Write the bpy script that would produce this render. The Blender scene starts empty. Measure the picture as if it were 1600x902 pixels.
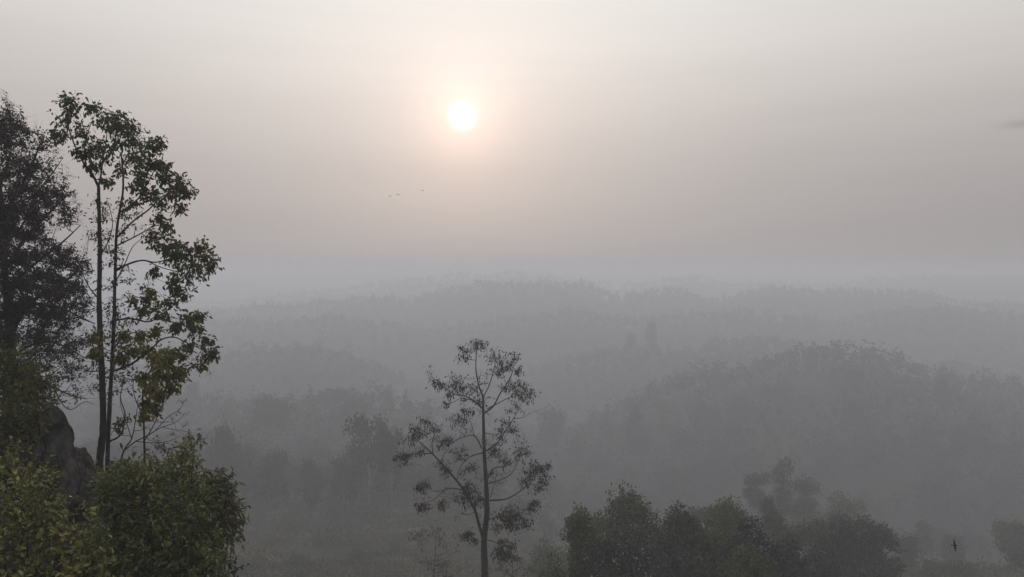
import bpy, math, random
import numpy as np
from mathutils import Vector

# ------------------------------------------------------------------ camera, sky, sun, exposure
SC = bpy.context.scene
COL = SC.collection
rng = np.random.default_rng(11)
random.seed(7)
R = math.radians
F = 1186.0                      # focal length in photo pixels (1600 wide)
PITCH = math.atan((451 - 425) / F)
cam_d = bpy.data.cameras.new('camera')
cam_d.sensor_width = 36.0
cam_d.lens = 36.0 * F / 1600.0
cam_d.clip_start = 0.1
cam_d.clip_end = 20000
cam = bpy.data.objects.new('camera', cam_d)
COL.objects.link(cam)
cam.location = (0, 0, 0)
cam.rotation_euler = (R(90) - PITCH, 0, 0)
SC.camera = cam

SUN_EL = math.atan((425 - 183) / F)
SUN_AZ = math.atan((723 - 800) / F)          # negative = to the left of straight ahead
SUN = Vector((math.sin(SUN_AZ) * math.cos(SUN_EL), math.cos(SUN_AZ) * math.cos(SUN_EL), math.sin(SUN_EL)))

W = bpy.data.worlds.new('World')
SC.world = W
W.use_nodes = True
nt = W.node_tree
nt.nodes.clear()


def wn(kind, **kw):
    n = nt.nodes.new(kind)
    for k, v in kw.items():
        setattr(n, k, v)
    return n


def wmath(op, a, b=None, clamp=False):
    n = wn('ShaderNodeMath', operation=op, use_clamp=clamp)
    for i, v in enumerate((a, b)):
        if v is None:
            continue
        if isinstance(v, (int, float)):
            n.inputs[i].default_value = v
        else:
            nt.links.new(v, n.inputs[i])
    return n.outputs[0]


def wscale(col, fac):
    n = wn('ShaderNodeVectorMath', operation='SCALE')
    if isinstance(col, tuple):
        n.inputs[0].default_value = col
    else:
        nt.links.new(col, n.inputs[0])
    if isinstance(fac, (int, float)):
        n.inputs['Scale'].default_value = fac
    else:
        nt.links.new(fac, n.inputs['Scale'])
    return n.outputs[0]


def wadd(a, b):
    n = wn('ShaderNodeVectorMath', operation='ADD')
    nt.links.new(a, n.inputs[0]); nt.links.new(b, n.inputs[1])
    return n.outputs[0]


tc = wn('ShaderNodeTexCoord')
nrm = wn('ShaderNodeVectorMath', operation='NORMALIZE')
nt.links.new(tc.outputs['Generated'], nrm.inputs[0])
sep = wn('ShaderNodeSeparateXYZ')
nt.links.new(nrm.outputs[0], sep.inputs[0])
elev = wmath('MULTIPLY', wmath('ARCSINE', sep.outputs['Z']), 180 / math.pi)
dot = wn('ShaderNodeVectorMath', operation='DOT_PRODUCT')
nt.links.new(nrm.outputs[0], dot.inputs[0])
dot.inputs[1].default_value = SUN
theta = wmath('MULTIPLY', wmath('ARCCOSINE', wmath('MINIMUM', dot.outputs['Value'], 1.0)), 180 / math.pi)
# the layered haze of the morning sky: dull near the horizon, milky higher up (elevation in degrees / 60)
ramp = wn('ShaderNodeValToRGB')
SKY_STOPS = [(-2.0, (.448, .418, .416)), (0.0, (.452, .421, .419)), (4.0, (.484, .450, .446)), (8.0, (.555, .517, .507)),
             (12.0, (.690, .645, .620)), (16.0, (.820, .780, .748)), (20.0, (.865, .845, .815)), (40.0, (.87, .87, .87)), (60.0, (.81, .835, .86))]
er = ramp.color_ramp
while len(er.elements) < len(SKY_STOPS):
    er.elements.new(0.5)
for e, (deg, c) in zip(er.elements, SKY_STOPS):
    e.position = (deg + 5) / 65.0
for e, (deg, c) in zip(er.elements, SKY_STOPS):
    e.position = (deg + 5) / 65.0
    e.color = (*c, 1)
nt.links.new(wmath('DIVIDE', wmath('ADD', elev, 5.0), 65.0), ramp.inputs[0])
# forward scattering: the whole sky dims with the angle from the sun
broad = wmath('ADD', wmath('MULTIPLY', wmath('EXPONENT', wmath('MULTIPLY', theta, -1 / 30.0)), 0.42), 0.66)
sky = wscale(ramp.outputs[0], broad)
glow1 = wscale((.44, .25, .17), wmath('EXPONENT', wmath('MULTIPLY', wmath('POWER', wmath('DIVIDE', theta, 2.5), 1.4), -1.0)))
glow2 = wscale((.13, .055, .040), wmath('EXPONENT', wmath('MULTIPLY', theta, -1 / 5.0)))
disc = wn('ShaderNodeMapRange', interpolation_type='SMOOTHSTEP')
nt.links.new(theta, disc.inputs['Value'])
disc.inputs['From Min'].default_value = 0.0
disc.inputs['From Max'].default_value = 1.3
disc.inputs['To Min'].default_value = 1.0
disc.inputs['To Max'].default_value = 0.0
core = wscale((1.7, 1.42, .95), disc.outputs['Result'])
sky = wadd(wadd(sky, core), wadd(glow1, glow2))
# faint flat streaks of cloud in the haze
mp = wn('ShaderNodeMapping')
mp.inputs['Scale'].default_value = (1.6, 1.6, 22.0)
nt.links.new(nrm.outputs[0], mp.inputs['Vector'])
nz = wn('ShaderNodeTexNoise')
nz.inputs['Scale'].default_value = 1.3
nz.inputs['Detail'].default_value = 3.0
nt.links.new(mp.outputs[0], nz.inputs['Vector'])
streak = wmath('ADD', wmath('MULTIPLY', nz.outputs['Fac'], 0.10), 0.95)
sky = wscale(sky, streak)
# one small dark wisp of cloud low in the sky on the right
wd = Vector(((1592 - 800) / F, 1.0, (425 - 195) / F)).normalized()
dv = wn('ShaderNodeVectorMath', operation='SUBTRACT')
nt.links.new(nrm.outputs[0], dv.inputs[0]); dv.inputs[1].default_value = wd
ds_ = wn('ShaderNodeVectorMath', operation='MULTIPLY')
nt.links.new(dv.outputs[0], ds_.inputs[0]); ds_.inputs[1].default_value = (1 / .020, 1 / .020, 1 / .0045)
ln_ = wn('ShaderNodeVectorMath', operation='LENGTH')
nt.links.new(ds_.outputs[0], ln_.inputs[0])
wisp = wmath('SUBTRACT', 1.0, wmath('MULTIPLY', wmath('EXPONENT', wmath('MULTIPLY', wmath('POWER', ln_.outputs['Value'], 2.0), -1.0)), wmath('MULTIPLY', nz.outputs['Fac'], .34)))
sky = wscale(sky, wisp)
# a trace of the clear sky above the smoke
nish = wn('ShaderNodeTexSky', sky_type='NISHITA')
nish.sun_disc = False
nish.sun_elevation = SUN_EL
nish.sun_rotation = SUN_AZ
nish.dust_density = 6.0
sky = wadd(sky, wscale(nish.outputs[0], 0.0015))
bg = wn('ShaderNodeBackground')
bg.inputs['Strength'].default_value = 1.0
nt.links.new(sky, bg.inputs['Color'])
wo = wn('ShaderNodeOutputWorld')
nt.links.new(bg.outputs[0], wo.inputs['Surface'])

sl = bpy.data.lights.new('sun', 'SUN')
sl.energy = 0.7
sl.angle = R(10)
sl.color = (1.0, .90, .80)
so = bpy.data.objects.new('sun', sl)
COL.objects.link(so)
so.rotation_euler = (-SUN).to_track_quat('-Z', 'Y').to_euler()

SC.view_settings.view_transform = 'Standard'
SC.view_settings.look = 'None'
SC.view_settings.exposure = 0.0
SC.view_settings.gamma = 1.0
SC.view_settings.use_curve_mapping = False
SC.render.engine = 'CYCLES'
SC.cycles.volume_bounces = 2
SC.cycles.max_bounces = 6
SC.cycles.diffuse_bounces = 2
SC.cycles.transmission_bounces = 3
SC.cycles.transparent_max_bounces = 8
SC.cycles.use_denoising = True
SC.cycles.denoiser = 'OPENIMAGEDENOISE'
HAZE_DENSITY = 0.0022

# ------------------------------------------------------------------ helpers


def P(px, py, d):
    """World point that stands d metres ahead, in the direction of a photo pixel."""
    u = (px - 800.0) / F
    v = -(py - 451.0) / F
    y = math.cos(PITCH) + math.sin(PITCH) * v
    z = -math.sin(PITCH) + math.cos(PITCH) * v
    return np.array((u * d / y, d, z * d / y))


def link(o, parent=None):
    COL.objects.link(o)
    if parent is not None:
        o.parent = parent
    return o


def tag(o, label=None, cat=None, group=None, kind=None):
    if label: o['label'] = label
    if cat: o['category'] = cat
    if group: o['group'] = group
    if kind: o['kind'] = kind
    return o


def empty(name, loc, label=None, cat=None, group=None):
    o = bpy.data.objects.new(name, None)
    o.empty_display_size = 0.3
    o.location = Vector(loc)
    link(o)
    return tag(o, label, cat, group)


class MB:
    """Collects vertices and faces for one mesh."""

    def __init__(self):
        self.v, self.q, self.t, self.n = [], [], [], 0

    def add(self, v, q=None, t=None):
        v = np.asarray(v, float).reshape(-1, 3)
        if q is not None and len(q): self.q.append(np.asarray(q, np.int64) + self.n)
        if t is not None and len(t): self.t.append(np.asarray(t, np.int64) + self.n)
        self.v.append(v); self.n += len(v)

    def mesh(self, name, mat, smooth=True, origin=None):
        v = np.concatenate(self.v) if self.v else np.zeros((0, 3))
        if origin is not None:
            v = v - np.asarray(origin, float)
        q = np.concatenate(self.q) if self.q else np.zeros((0, 4), np.int64)
        t = np.concatenate(self.t) if self.t else np.zeros((0, 3), np.int64)
        me = bpy.data.meshes.new(name)
        me.vertices.add(len(v))
        me.vertices.foreach_set('co', v.astype(np.float32).ravel())
        loops = np.concatenate([q.ravel(), t.ravel()]).astype(np.int32)
        me.loops.add(len(loops))
        me.loops.foreach_set('vertex_index', loops)
        me.polygons.add(len(q) + len(t))
        st = np.concatenate([np.arange(len(q)) * 4, len(q) * 4 + np.arange(len(t)) * 3]).astype(np.int32)
        me.polygons.foreach_set('loop_start', st)
        if smooth:
            me.polygons.foreach_set('use_smooth', np.ones(len(st), bool))
        me.update(calc_edges=True)
        me.validate()
        if mat is not None:
            me.materials.append(mat)
        return me

    def build(self, name, mat, parent=None, smooth=True, origin=None):
        if parent is not None and origin is None:
            origin = parent_world(parent)
        o = bpy.data.objects.new(name, self.mesh(name, mat, smooth, origin))
        if origin is not None and parent is None:
            o.location = Vector(origin)
        return link(o, parent)


def parent_world(p):
    loc = np.zeros(3)
    while p is not None:
        loc = loc + np.array(p.location); p = p.parent
    return loc


def unit(a):
    a = np.asarray(a, float)
    n = np.linalg.norm(a, axis=-1, keepdims=True)
    return a / np.maximum(n, 1e-9)


def tube(mb, pts, rad, seg=6, cap=True, wob=0.0):
    pts = np.asarray(pts, float); n = len(pts)
    rad = np.broadcast_to(np.asarray(rad, float), (n,))
    tan = unit(np.gradient(pts, axis=0))
    ref = np.array((0.31, 0.9, 0.2)) if abs(tan[0][2]) > .6 else np.array((0.1, 0.2, 1.0))
    a = unit(np.cross(tan, ref)); b = np.cross(tan, a)
    ang = np.arange(seg) * 2 * math.pi / seg
    r = rad[:, None] * (1 + (rng.uniform(-wob, wob, (n, seg)) if wob else 0))
    v = pts[:, None, :] + r[:, :, None] * (np.cos(ang)[None, :, None] * a[:, None, :] + np.sin(ang)[None, :, None] * b[:, None, :])
    i = np.arange(n - 1)[:, None] * seg; k = np.arange(seg)[None, :]; k2 = (k + 1) % seg
    q = np.stack([i + k, i + k2, i + seg + k2, i + seg + k], -1).reshape(-1, 4)
    t = None
    vv = v.reshape(-1, 3)
    if cap:
        vv = np.vstack([vv, pts[-1] + tan[-1] * rad[-1]])
        e = (n - 1) * seg
        t = np.stack([e + np.arange(seg), e + (np.arange(seg) + 1) % seg, np.full(seg, n * seg)], -1)
    mb.add(vv, q, t)


def smooth_line(pts, sub=5, jit=0.0):
    pts = np.asarray(pts, float)
    if len(pts) < 3:
        s = np.linspace(0, 1, sub + 1)[:, None]
        out = pts[0] * (1 - s) + pts[1] * s
    else:
        p = np.vstack([2 * pts[0] - pts[1], pts, 2 * pts[-1] - pts[-2]])
        out = []
        for i in range(1, len(p) - 2):
            for s in np.arange(sub) / sub:
                out.append(.5 * (2 * p[i] + (p[i + 1] - p[i - 1]) * s + (2 * p[i - 1] - 5 * p[i] + 4 * p[i + 1] - p[i + 2]) * s * s
                                 + (3 * p[i] - p[i - 1] - 3 * p[i + 1] + p[i + 2]) * s ** 3))
        out.append(p[-2]); out = np.array(out)
    if jit:
        out[1:-1] += rng.normal(0, jit, out[1:-1].shape)
    return out


# a leaf: two quads folded along the midrib, six corners
def leaves(mb, pos, axis, nor, length, width=0.42, fold=0.18, curl=0.12):
    pos = np.asarray(pos, float); n = len(pos)
    if n == 0: return
    axis = unit(axis); side = unit(np.cross(axis, nor)); up = np.cross(side, axis)
    L = np.broadcast_to(np.asarray(length, float), (n,))[:, None]
    w = L * width * .5
    f = w * fold * 2
    b = pos
    r1 = pos + axis * L * .28 + side * w * .92 + up * f
    r2 = pos + axis * L * .68 + side * w * .78 + up * (f * .8 - L * curl * .4)
    tp = pos + axis * L - up * L * curl
    l2 = pos + axis * L * .68 - side * w * .78 + up * (f * .8 - L * curl * .4)
    l1 = pos + axis * L * .28 - side * w * .92 + up * f
    v = np.stack([b, r1, r2, tp, l2, l1], 1).reshape(-1, 3)
    i = np.arange(n)[:, None] * 6
    q = np.concatenate([i + np.array([[0, 1, 2, 3]]), i + np.array([[0, 3, 4, 5]])])
    mb.add(v, q)


def rand_unit(n):
    return unit(rng.normal(0, 1, (n, 3)))


def vnoise(x, y, seed=0):
    """Smooth value noise, -1..1."""
    x = np.asarray(x, float); y = np.asarray(y, float)
    xi = np.floor(x).astype(np.int64); yi = np.floor(y).astype(np.int64)
    fx = x - xi; fy = y - yi
    fx = fx * fx * (3 - 2 * fx); fy = fy * fy * (3 - 2 * fy)

    def hsh(a, b):
        h = (a * 374761393 + b * 668265263 + seed * 1442695041) & 0x7fffffff
        h = ((h ^ (h >> 13)) * 1274126177) & 0x7fffffff
        return ((h ^ (h >> 16)) & 0xffff) / 32767.5 - 1
    return ((hsh(xi, yi) * (1 - fx) + hsh(xi + 1, yi) * fx) * (1 - fy) + (hsh(xi, yi + 1) * (1 - fx) + hsh(xi + 1, yi + 1) * fx) * fy)


# ------------------------------------------------------------------ materials


def material(name):
    m = bpy.data.materials.new(name)
    m.use_nodes = True
    m.node_tree.nodes.clear()
    return m, m.node_tree


def leaf_material(name, stops, trans=0.3, rough=0.55, spec=0.25, patch=None):
    """Leaves: each leaf takes its own colour off the ramp; some light passes through."""
    m, t = material(name)
    N = t.nodes.new; Lk = t.links.new
    g = N('ShaderNodeNewGeometry')
    rp = N('ShaderNodeValToRGB')
    e = rp.color_ramp.elements
    while len(e) < len(stops): e.new(.5)
    for el, (p, c) in zip(e, stops): el.position = p
    for el, (p, c) in zip(e, stops): el.position = p; el.color = (*c, 1)
    tcn = N('ShaderNodeTexCoord')
    nz = N('ShaderNodeTexNoise'); nz.inputs['Scale'].default_value = patch or 1.2; nz.inputs['Detail'].default_value = 2
    Lk(tcn.outputs['Object'], nz.inputs['Vector'])
    mx = N('ShaderNodeMath'); mx.operation = 'MULTIPLY_ADD'; mx.inputs[1].default_value = .55
    Lk(g.outputs['Random Per Island'], mx.inputs[0])
    sc = N('ShaderNodeMath'); sc.operation = 'MULTIPLY_ADD'; sc.inputs[1].default_value = 1.1; sc.inputs[2].default_value = -.325
    Lk(nz.outputs['Fac'], sc.inputs[0]); Lk(sc.outputs[0], mx.inputs[2])
    Lk(mx.outputs[0], rp.inputs[0])
    bs = N('ShaderNodeBsdfPrincipled'); bs.inputs['Roughness'].default_value = rough
    bs.inputs['Specular IOR Level'].default_value = spec
    Lk(rp.outputs[0], bs.inputs['Base Color'])
    tr = N('ShaderNodeBsdfTranslucent'); Lk(rp.outputs[0], tr.inputs['Color'])
    mix = N('ShaderNodeMixShader'); mix.inputs[0].default_value = trans
    Lk(bs.outputs[0], mix.inputs[1]); Lk(tr.outputs[0], mix.inputs[2])
    o = N('ShaderNodeOutputMaterial'); Lk(mix.outputs[0], o.inputs['Surface'])
    return m


def rough_material(name, c1, c2, scale=6.0, stretch=(1, 1, 1), bump=0.4, dist=0.02, rough=0.9, c3=None, scale3=1.0, crack=0):
    m, t = material(name)
    N = t.nodes.new; Lk = t.links.new
    tcn = N('ShaderNodeTexCoord'); mpn = N('ShaderNodeMapping'); mpn.inputs['Scale'].default_value = stretch
    Lk(tcn.outputs['Object'], mpn.inputs['Vector'])
    nz = N('ShaderNodeTexNoise'); nz.inputs['Scale'].default_value = scale; nz.inputs['Detail'].default_value = 6; nz.inputs['Roughness'].default_value = .65
    Lk(mpn.outputs[0], nz.inputs['Vector'])
    rp = N('ShaderNodeValToRGB'); rp.color_ramp.elements[0].position = .32; rp.color_ramp.elements[1].position = .68
    rp.color_ramp.elements[0].color = (*c1, 1); rp.color_ramp.elements[1].color = (*c2, 1)
    Lk(nz.outputs['Fac'], rp.inputs[0])
    col = rp.outputs[0]
    if c3 is not None:
        n3 = N('ShaderNodeTexNoise'); n3.inputs['Scale'].default_value = scale3; n3.inputs['Detail'].default_value = 5
        Lk(tcn.outputs['Object'], n3.inputs['Vector'])
        r3 = N('ShaderNodeValToRGB'); r3.color_ramp.elements[0].position = .50; r3.color_ramp.elements[1].position = .62
        Lk(n3.outputs['Fac'], r3.inputs[0])
        mc = N('ShaderNodeMix'); mc.data_type = 'RGBA'; mc.inputs[7].default_value = (*c3, 1)
        Lk(r3.outputs[0], mc.inputs[0]); Lk(col, mc.inputs[6]); col = mc.outputs[2]
    if crack:
        wv = N('ShaderNodeMix'); wv.data_type = 'VECTOR'; wv.inputs[0].default_value = .22
        Lk(tcn.outputs['Object'], wv.inputs[4]); Lk(nz.outputs['Color'], wv.inputs[5])
        vo = N('ShaderNodeTexVoronoi'); vo.feature = 'DISTANCE_TO_EDGE'; vo.inputs['Scale'].default_value = crack
        Lk(wv.outputs[1], vo.inputs['Vector'])
        rc = N('ShaderNodeValToRGB'); rc.color_ramp.elements[0].position = .004; rc.color_ramp.elements[1].position = .035
        rc.color_ramp.elements[0].color = (.25, .25, .25, 1); rc.color_ramp.elements[1].color = (1, 1, 1, 1)
        Lk(vo.outputs['Distance'], rc.inputs[0])
        mm = N('ShaderNodeMix'); mm.data_type = 'RGBA'; mm.blend_type = 'MULTIPLY'; mm.inputs[0].default_value = 1
        Lk(col, mm.inputs[6]); Lk(rc.outputs[0], mm.inputs[7]); col = mm.outputs[2]
    bs = N('ShaderNodeBsdfPrincipled'); bs.inputs['Roughness'].default_value = rough; bs.inputs['Specular IOR Level'].default_value = .15
    Lk(col, bs.inputs['Base Color'])
    bp = N('ShaderNodeBump'); bp.inputs['Strength'].default_value = bump; bp.inputs['Distance'].default_value = dist
    Lk(nz.outputs['Fac'], bp.inputs['Height']); Lk(bp.outputs[0], bs.inputs['Normal'])
    o = N('ShaderNodeOutputMaterial'); Lk(bs.outputs[0], o.inputs['Surface'])
    return m


M = {}
M['bark_dark'] = rough_material('bark_dark', (.018, .015, .014), (.055, .045, .040), 9, (1, 1, .25), .6, .02)
M['bark_grey'] = rough_material('bark_grey', (.030, .027, .026), (.085, .075, .070), 7, (1, 1, .3), .6, .03)
M['bark_pale'] = rough_material('bark_pale', (.12, .11, .10), (.26, .24, .22), 3, (1, 1, .3), .4, .03)
M['twig'] = rough_material('twig', (.020, .016, .015), (.050, .040, .036), 12, (1, 1, 1), .2, .005)
M['rock'] = rough_material('rock', (.022, .021, .021), (.115, .106, .101), 5.5, (1.4, 1.4, .6), .9, .06, .95, c3=(.020, .022, .018), scale3=1.9, crack=1.6)
M['ground'] = rough_material('ground', (.014, .016, .010), (.034, .034, .020), .22, (1, 1, 1), .5, .3, .95, c3=(.024, .028, .014), scale3=.03)
M['feather'] = rough_material('feather', (.006, .006, .007), (.014, .014, .016), 30, (1, 1, 1), .1, .002, .6)
M['feather_brown'] = rough_material('feather_brown', (.045, .032, .026), (.075, .055, .045), 30, (1, 1, 1), .1, .002, .7)
M['lf_tall'] = leaf_material('tall_tree_leaf', [(0, (0.027, 0.039, 0.017)), (.45, (0.053, 0.069, 0.023)), (.8, (0.087, 0.092, 0.030)), (1, (0.127, 0.105, 0.033))], 0.42)
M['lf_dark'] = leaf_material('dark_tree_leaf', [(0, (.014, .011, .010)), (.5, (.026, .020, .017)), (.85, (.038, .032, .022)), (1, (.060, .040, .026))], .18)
M['lf_yellow'] = leaf_material('yellowing_leaf', [(0, (0.045, 0.054, 0.018)), (.4, (0.105, 0.108, 0.026)), (.75, (0.194, 0.172, 0.039)), (1, (0.299, 0.217, 0.045))], 0.50)
M['lf_olive'] = leaf_material('olive_leaf', [(0, (.034, .040, .015)), (.45, (.070, .074, .022)), (.8, (.115, .108, .028)), (1, (.17, .125, .034))], .45)
M['lf_bush'] = leaf_material('bush_leaf', [(0, (.020, .032, .011)), (.4, (.066, .088, .024)), (.75, (.155, .175, .048)), (1, (.32, .30, .12))], .22, .42, .4)  # random leaf tones, ramp ends widened to paint leaf highlights and darks in
M['lf_bush_y'] = leaf_material('shrub_leaf', [(0, (.026, .034, .012)), (.4, (.125, .132, .033)), (.75, (.27, .255, .066)), (1, (.48, .42, .14))], .25, .4, .45, patch=1.8)  # mixed leaf tones whose bright end also stands in for highlights on leaves
M['lf_droop'] = leaf_material('drooping_leaf', [(0, (0.041, 0.035, 0.022)), (.5, (0.084, 0.074, 0.034)), (.8, (0.115, 0.105, 0.038)), (1, (0.162, 0.108, 0.061))], .28)
M['lf_moss'] = leaf_material('rock_top_leaf', [(0, (0.024, 0.033, 0.013)), (.45, (0.054, 0.066, 0.021)), (.8, (0.105, 0.105, 0.030)), (1, (0.330, 0.210, 0.038))], .24)
M['lf_centre'] = leaf_material('centre_tree_leaf', [(0, (.012, .013, .011)), (.5, (.024, .024, .020)), (.85, (.045, .038, .030)), (1, (.085, .060, .045))], .18)
M['lf_centre_pale'] = leaf_material('dry_leaf', [(0, (.05, .042, .030)), (.5, (.095, .072, .050)), (1, (.16, .11, .078))], .3)
M['lf_grove'] = leaf_material('grove_leaf', [(0, (0.030, 0.041, 0.022)), (.5, (0.071, 0.090, 0.037)), (.85, (0.124, 0.139, 0.053)), (1, (0.188, 0.188, 0.085))], .2, patch=.45)
M['lf_grove_dark'] = leaf_material('grove_dark_leaf', [(0, (0.022, 0.025, 0.022)), (.5, (0.041, 0.047, 0.035)), (1, (0.078, 0.082, 0.053))], .15, patch=.45)
M['lf_grove_plum'] = leaf_material('grove_plum_leaf', [(0, (.012, .011, .014)), (.5, (.020, .019, .023)), (1, (.036, .032, .036))], .12, patch=.45)
M['lf_grove_olive'] = leaf_material('grove_olive_leaf', [(0, (0.041, 0.046, 0.019)), (.5, (0.084, 0.089, 0.032)), (1, (0.149, 0.142, 0.057))], .25, patch=.45)
M['lf_white'] = leaf_material('white_blossom', [(0, (.20, .20, .18)), (1, (.55, .55, .50))], .2, patch=.5)
M['lf_forest'] = leaf_material('forest_leaf', [(0, (.016, .019, .012)), (.5, (.026, .030, .017)), (1, (.040, .043, .024))], .12, .7, .1, patch=.06)
M['lf_brush'] = leaf_material('undergrowth_leaf', [(0, (0.035, 0.037, 0.022)), (.45, (0.085, 0.083, 0.043)), (.8, (0.156, 0.140, 0.077)), (1, (0.300, 0.263, 0.188))], .2, patch=.16)

# ------------------------------------------------------------------ terrain


RIDGES = []


def ridge(pts, canopy, front, back, soft):
    w = np.array([P(*p) for p in pts])
    w[:, 2] -= canopy
    o = np.argsort(w[:, 0])
    RIDGES.append((w[o, 0], w[o, 1], w[o, 2], front, back, soft))


# right hill; far spur behind it; left middle hill; near left treeline; successive far ridges
ridge([(640, 760, 290), (820, 690, 300), (900, 655, 310), (960, 618, 320), (1030, 590, 325), (1100, 566, 330), (1180, 562, 330), (1230, 543, 335),
       (1300, 530, 340), (1360, 534, 340), (1430, 554, 340), (1520, 576, 335), (1600, 596, 330), (1800, 640, 320), (2300, 720, 300)], 9, .30, .35, 8)
ridge([(560, 640, 465), (700, 598, 472), (850, 565, 480), (900, 542, 480), (950, 533, 480), (1010, 530, 480), (1060, 540, 480), (1100, 530, 480), (1150, 520, 480),
       (1200, 524, 480), (1260, 536, 480), (1400, 564, 465), (1700, 590, 448), (2300, 620, 433)], 9, .40, .4, 10)
ridge([(-500, 640, 413), (100, 582, 430), (250, 567, 438), (350, 547, 445), (420, 531, 445), (470, 531, 445), (530, 543, 445), (580, 562, 445), (640, 594, 445), (720, 630, 445), (860, 680, 445)], 9, .40, .4, 10)
ridge([(-700, 680, 290), (-100, 632, 295), (150, 622, 300), (280, 618, 300), (380, 602, 300), (440, 604, 300), (560, 602, 300), (620, 612, 300), (700, 640, 305), (780, 680, 310), (900, 740, 310)], 10.5, .20, .4, 6)
ridge([(-600, 520, 617), (300, 503, 626), (400, 493, 626), (520, 488, 626), (640, 512, 626), (720, 503, 626), (900, 482, 634), (1000, 492, 634), (1150, 482, 634), (1300, 494, 634),
       (1420, 478, 626), (1500, 482, 626), (1600, 492, 626), (2300, 520, 617)], 8, .45, .4, 14)
ridge([(-600, 500, 784), (340, 482, 810), (450, 472, 810), (560, 462, 810), (640, 468, 810), (700, 452, 810), (760, 442, 810), (830, 440, 810), (900, 443, 810), (960, 460, 810), (1000, 452, 810),
       (1060, 450, 810), (1110, 467, 810), (1180, 452, 810), (1220, 446, 810), (1300, 449, 810), (1400, 448, 810), (1470, 456, 810), (1560, 470, 810), (2300, 500, 784)], 8, .5, .4, 16)
ridge([(-600, 480, 1300), (350, 467, 1300), (480, 452, 1300), (600, 440, 1300), (700, 427, 1300), (800, 423, 1300), (880, 430, 1300), (960, 442, 1300), (1050, 432, 1300), (1100, 430, 1300), (1150, 440, 1300),
       (1300, 442, 1300), (1420, 430, 1300), (1500, 432, 1300), (1600, 434, 1300), (2300, 450, 1300)], 8, .5, .4, 20)
BY = np.array([-900, -300, -60, -10, 0, 2.5, 8, 20, 45, 80, 130, 200, 300, 450, 700, 1200, 2000, 6000.])
BZ = np.array([-90, -60, -14, -2.2, -1.7, -2.3, -9, -17, -26, -36.5, -46, -56.5, -76, -82, -90, -100, -100, -100.])


def ground_z(x, y, rough=True):
    x = np.asarray(x, float); y = np.asarray(y, float)
    z = np.interp(y, BY, BZ)
    # a deep hollow opens on the right beyond the grove
    zr = np.interp(y, [60, 80, 115, 150, 200, 260, 330, 450], [-31, -36.5, -45, -62, -77, -82, -84, -84])
    k = np.clip((x + 8 + .02 * y) / 30, 0, 1) * ((y > 60) & (y < 450))
    z = z * (1 - k) + np.minimum(z, zr) * k
    # the flank falls away more slowly on the left
    z = z + np.clip((-x - 10) / 60, 0, 1) * np.clip(1 - np.abs(y - 80) / 90, 0, 1) * 2.0
    for cx, cy, cz, fr, bk, soft in RIDGES:
        yc = np.interp(x, cx, cy); zc = np.interp(x, cx, cz)
        dy = y - yc
        s = np.where(dy < 0, fr, bk)
        rz = zc - (np.sqrt((dy * s) ** 2 + (soft * .3) ** 2) - soft * .3)
        k = 6.0
        hh = np.clip(.5 + .5 * (rz - z) / k, 0, 1)
        z = z * (1 - hh) + rz * hh + k * hh * (1 - hh) * .5
    # the rocky knoll beside the viewpoint
    r = np.hypot((x + 13.0), (y - 14.0) * .8)
    kn = -5.2 - .22 * np.maximum(0, r - 3.0) ** 2
    z = np.maximum(z, kn)
    if rough:
        dist = np.hypot(x, y)
        a = np.clip((dist - 15) / 200, 0.02, 1)
        z = z + a * (vnoise(x / 45, y / 45, 3) * 3.2 + vnoise(x / 17, y / 17, 5) * 1.3) + np.clip(dist / 20, .15, 1) * vnoise(x / 4.1, y / 4.1, 8) * .28
    return z


def spaced(lo, hi, n, s):
    a = np.linspace(math.asinh(lo / s), math.asinh(hi / s), n)
    return np.sinh(a) * s


gx = spaced(-2900, 2900, 280, 30.0)
gy = spaced(-900, 4800, 330, 30.0)
GX, GY = np.meshgrid(gx, gy)
GZ = ground_z(GX, GY)
mb = MB()
ii = np.arange(len(gy) - 1)[:, None] * len(gx) + np.arange(len(gx) - 1)[None, :]
mb.add(np.stack([GX, GY, GZ], -1), np.stack([ii, ii + 1, ii + len(gx) + 1, ii + len(gx)], -1).reshape(-1, 4))
tag(mb.build('ground', M['ground']), kind='structure')

# ------------------------------------------------------------------ haze


hz, t = material('haze')
pv = t.nodes.new('ShaderNodeVolumePrincipled')
pv.inputs['Color'].default_value = (.905, .928, .995, 1)
pv.inputs['Density'].default_value = HAZE_DENSITY
pv.inputs['Anisotropy'].default_value = 0.25
om = t.nodes.new('ShaderNodeOutputMaterial')
t.links.new(pv.outputs[0], om.inputs['Volume'])
x0, x1, y0, y1, z0, z1 = -3000, 3000, -1000, 5000, float(GZ.min()) - 1.5, 6.4
hv = [(x, y, z) for z in (z0, z1) for y in (y0, y1) for x in (x0, x1)]
mb = MB()
mb.add(hv, [(0, 2, 3, 1), (4, 5, 7, 6), (0, 1, 5, 4), (2, 6, 7, 3), (0, 4, 6, 2), (1, 3, 7, 5)])
tag(mb.build('haze', hz, smooth=False), 'even pale grey smoke haze filling the whole valley', 'haze', kind='stuff')

# ------------------------------------------------------------------ trees and shrubs close to the viewpoint


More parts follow.
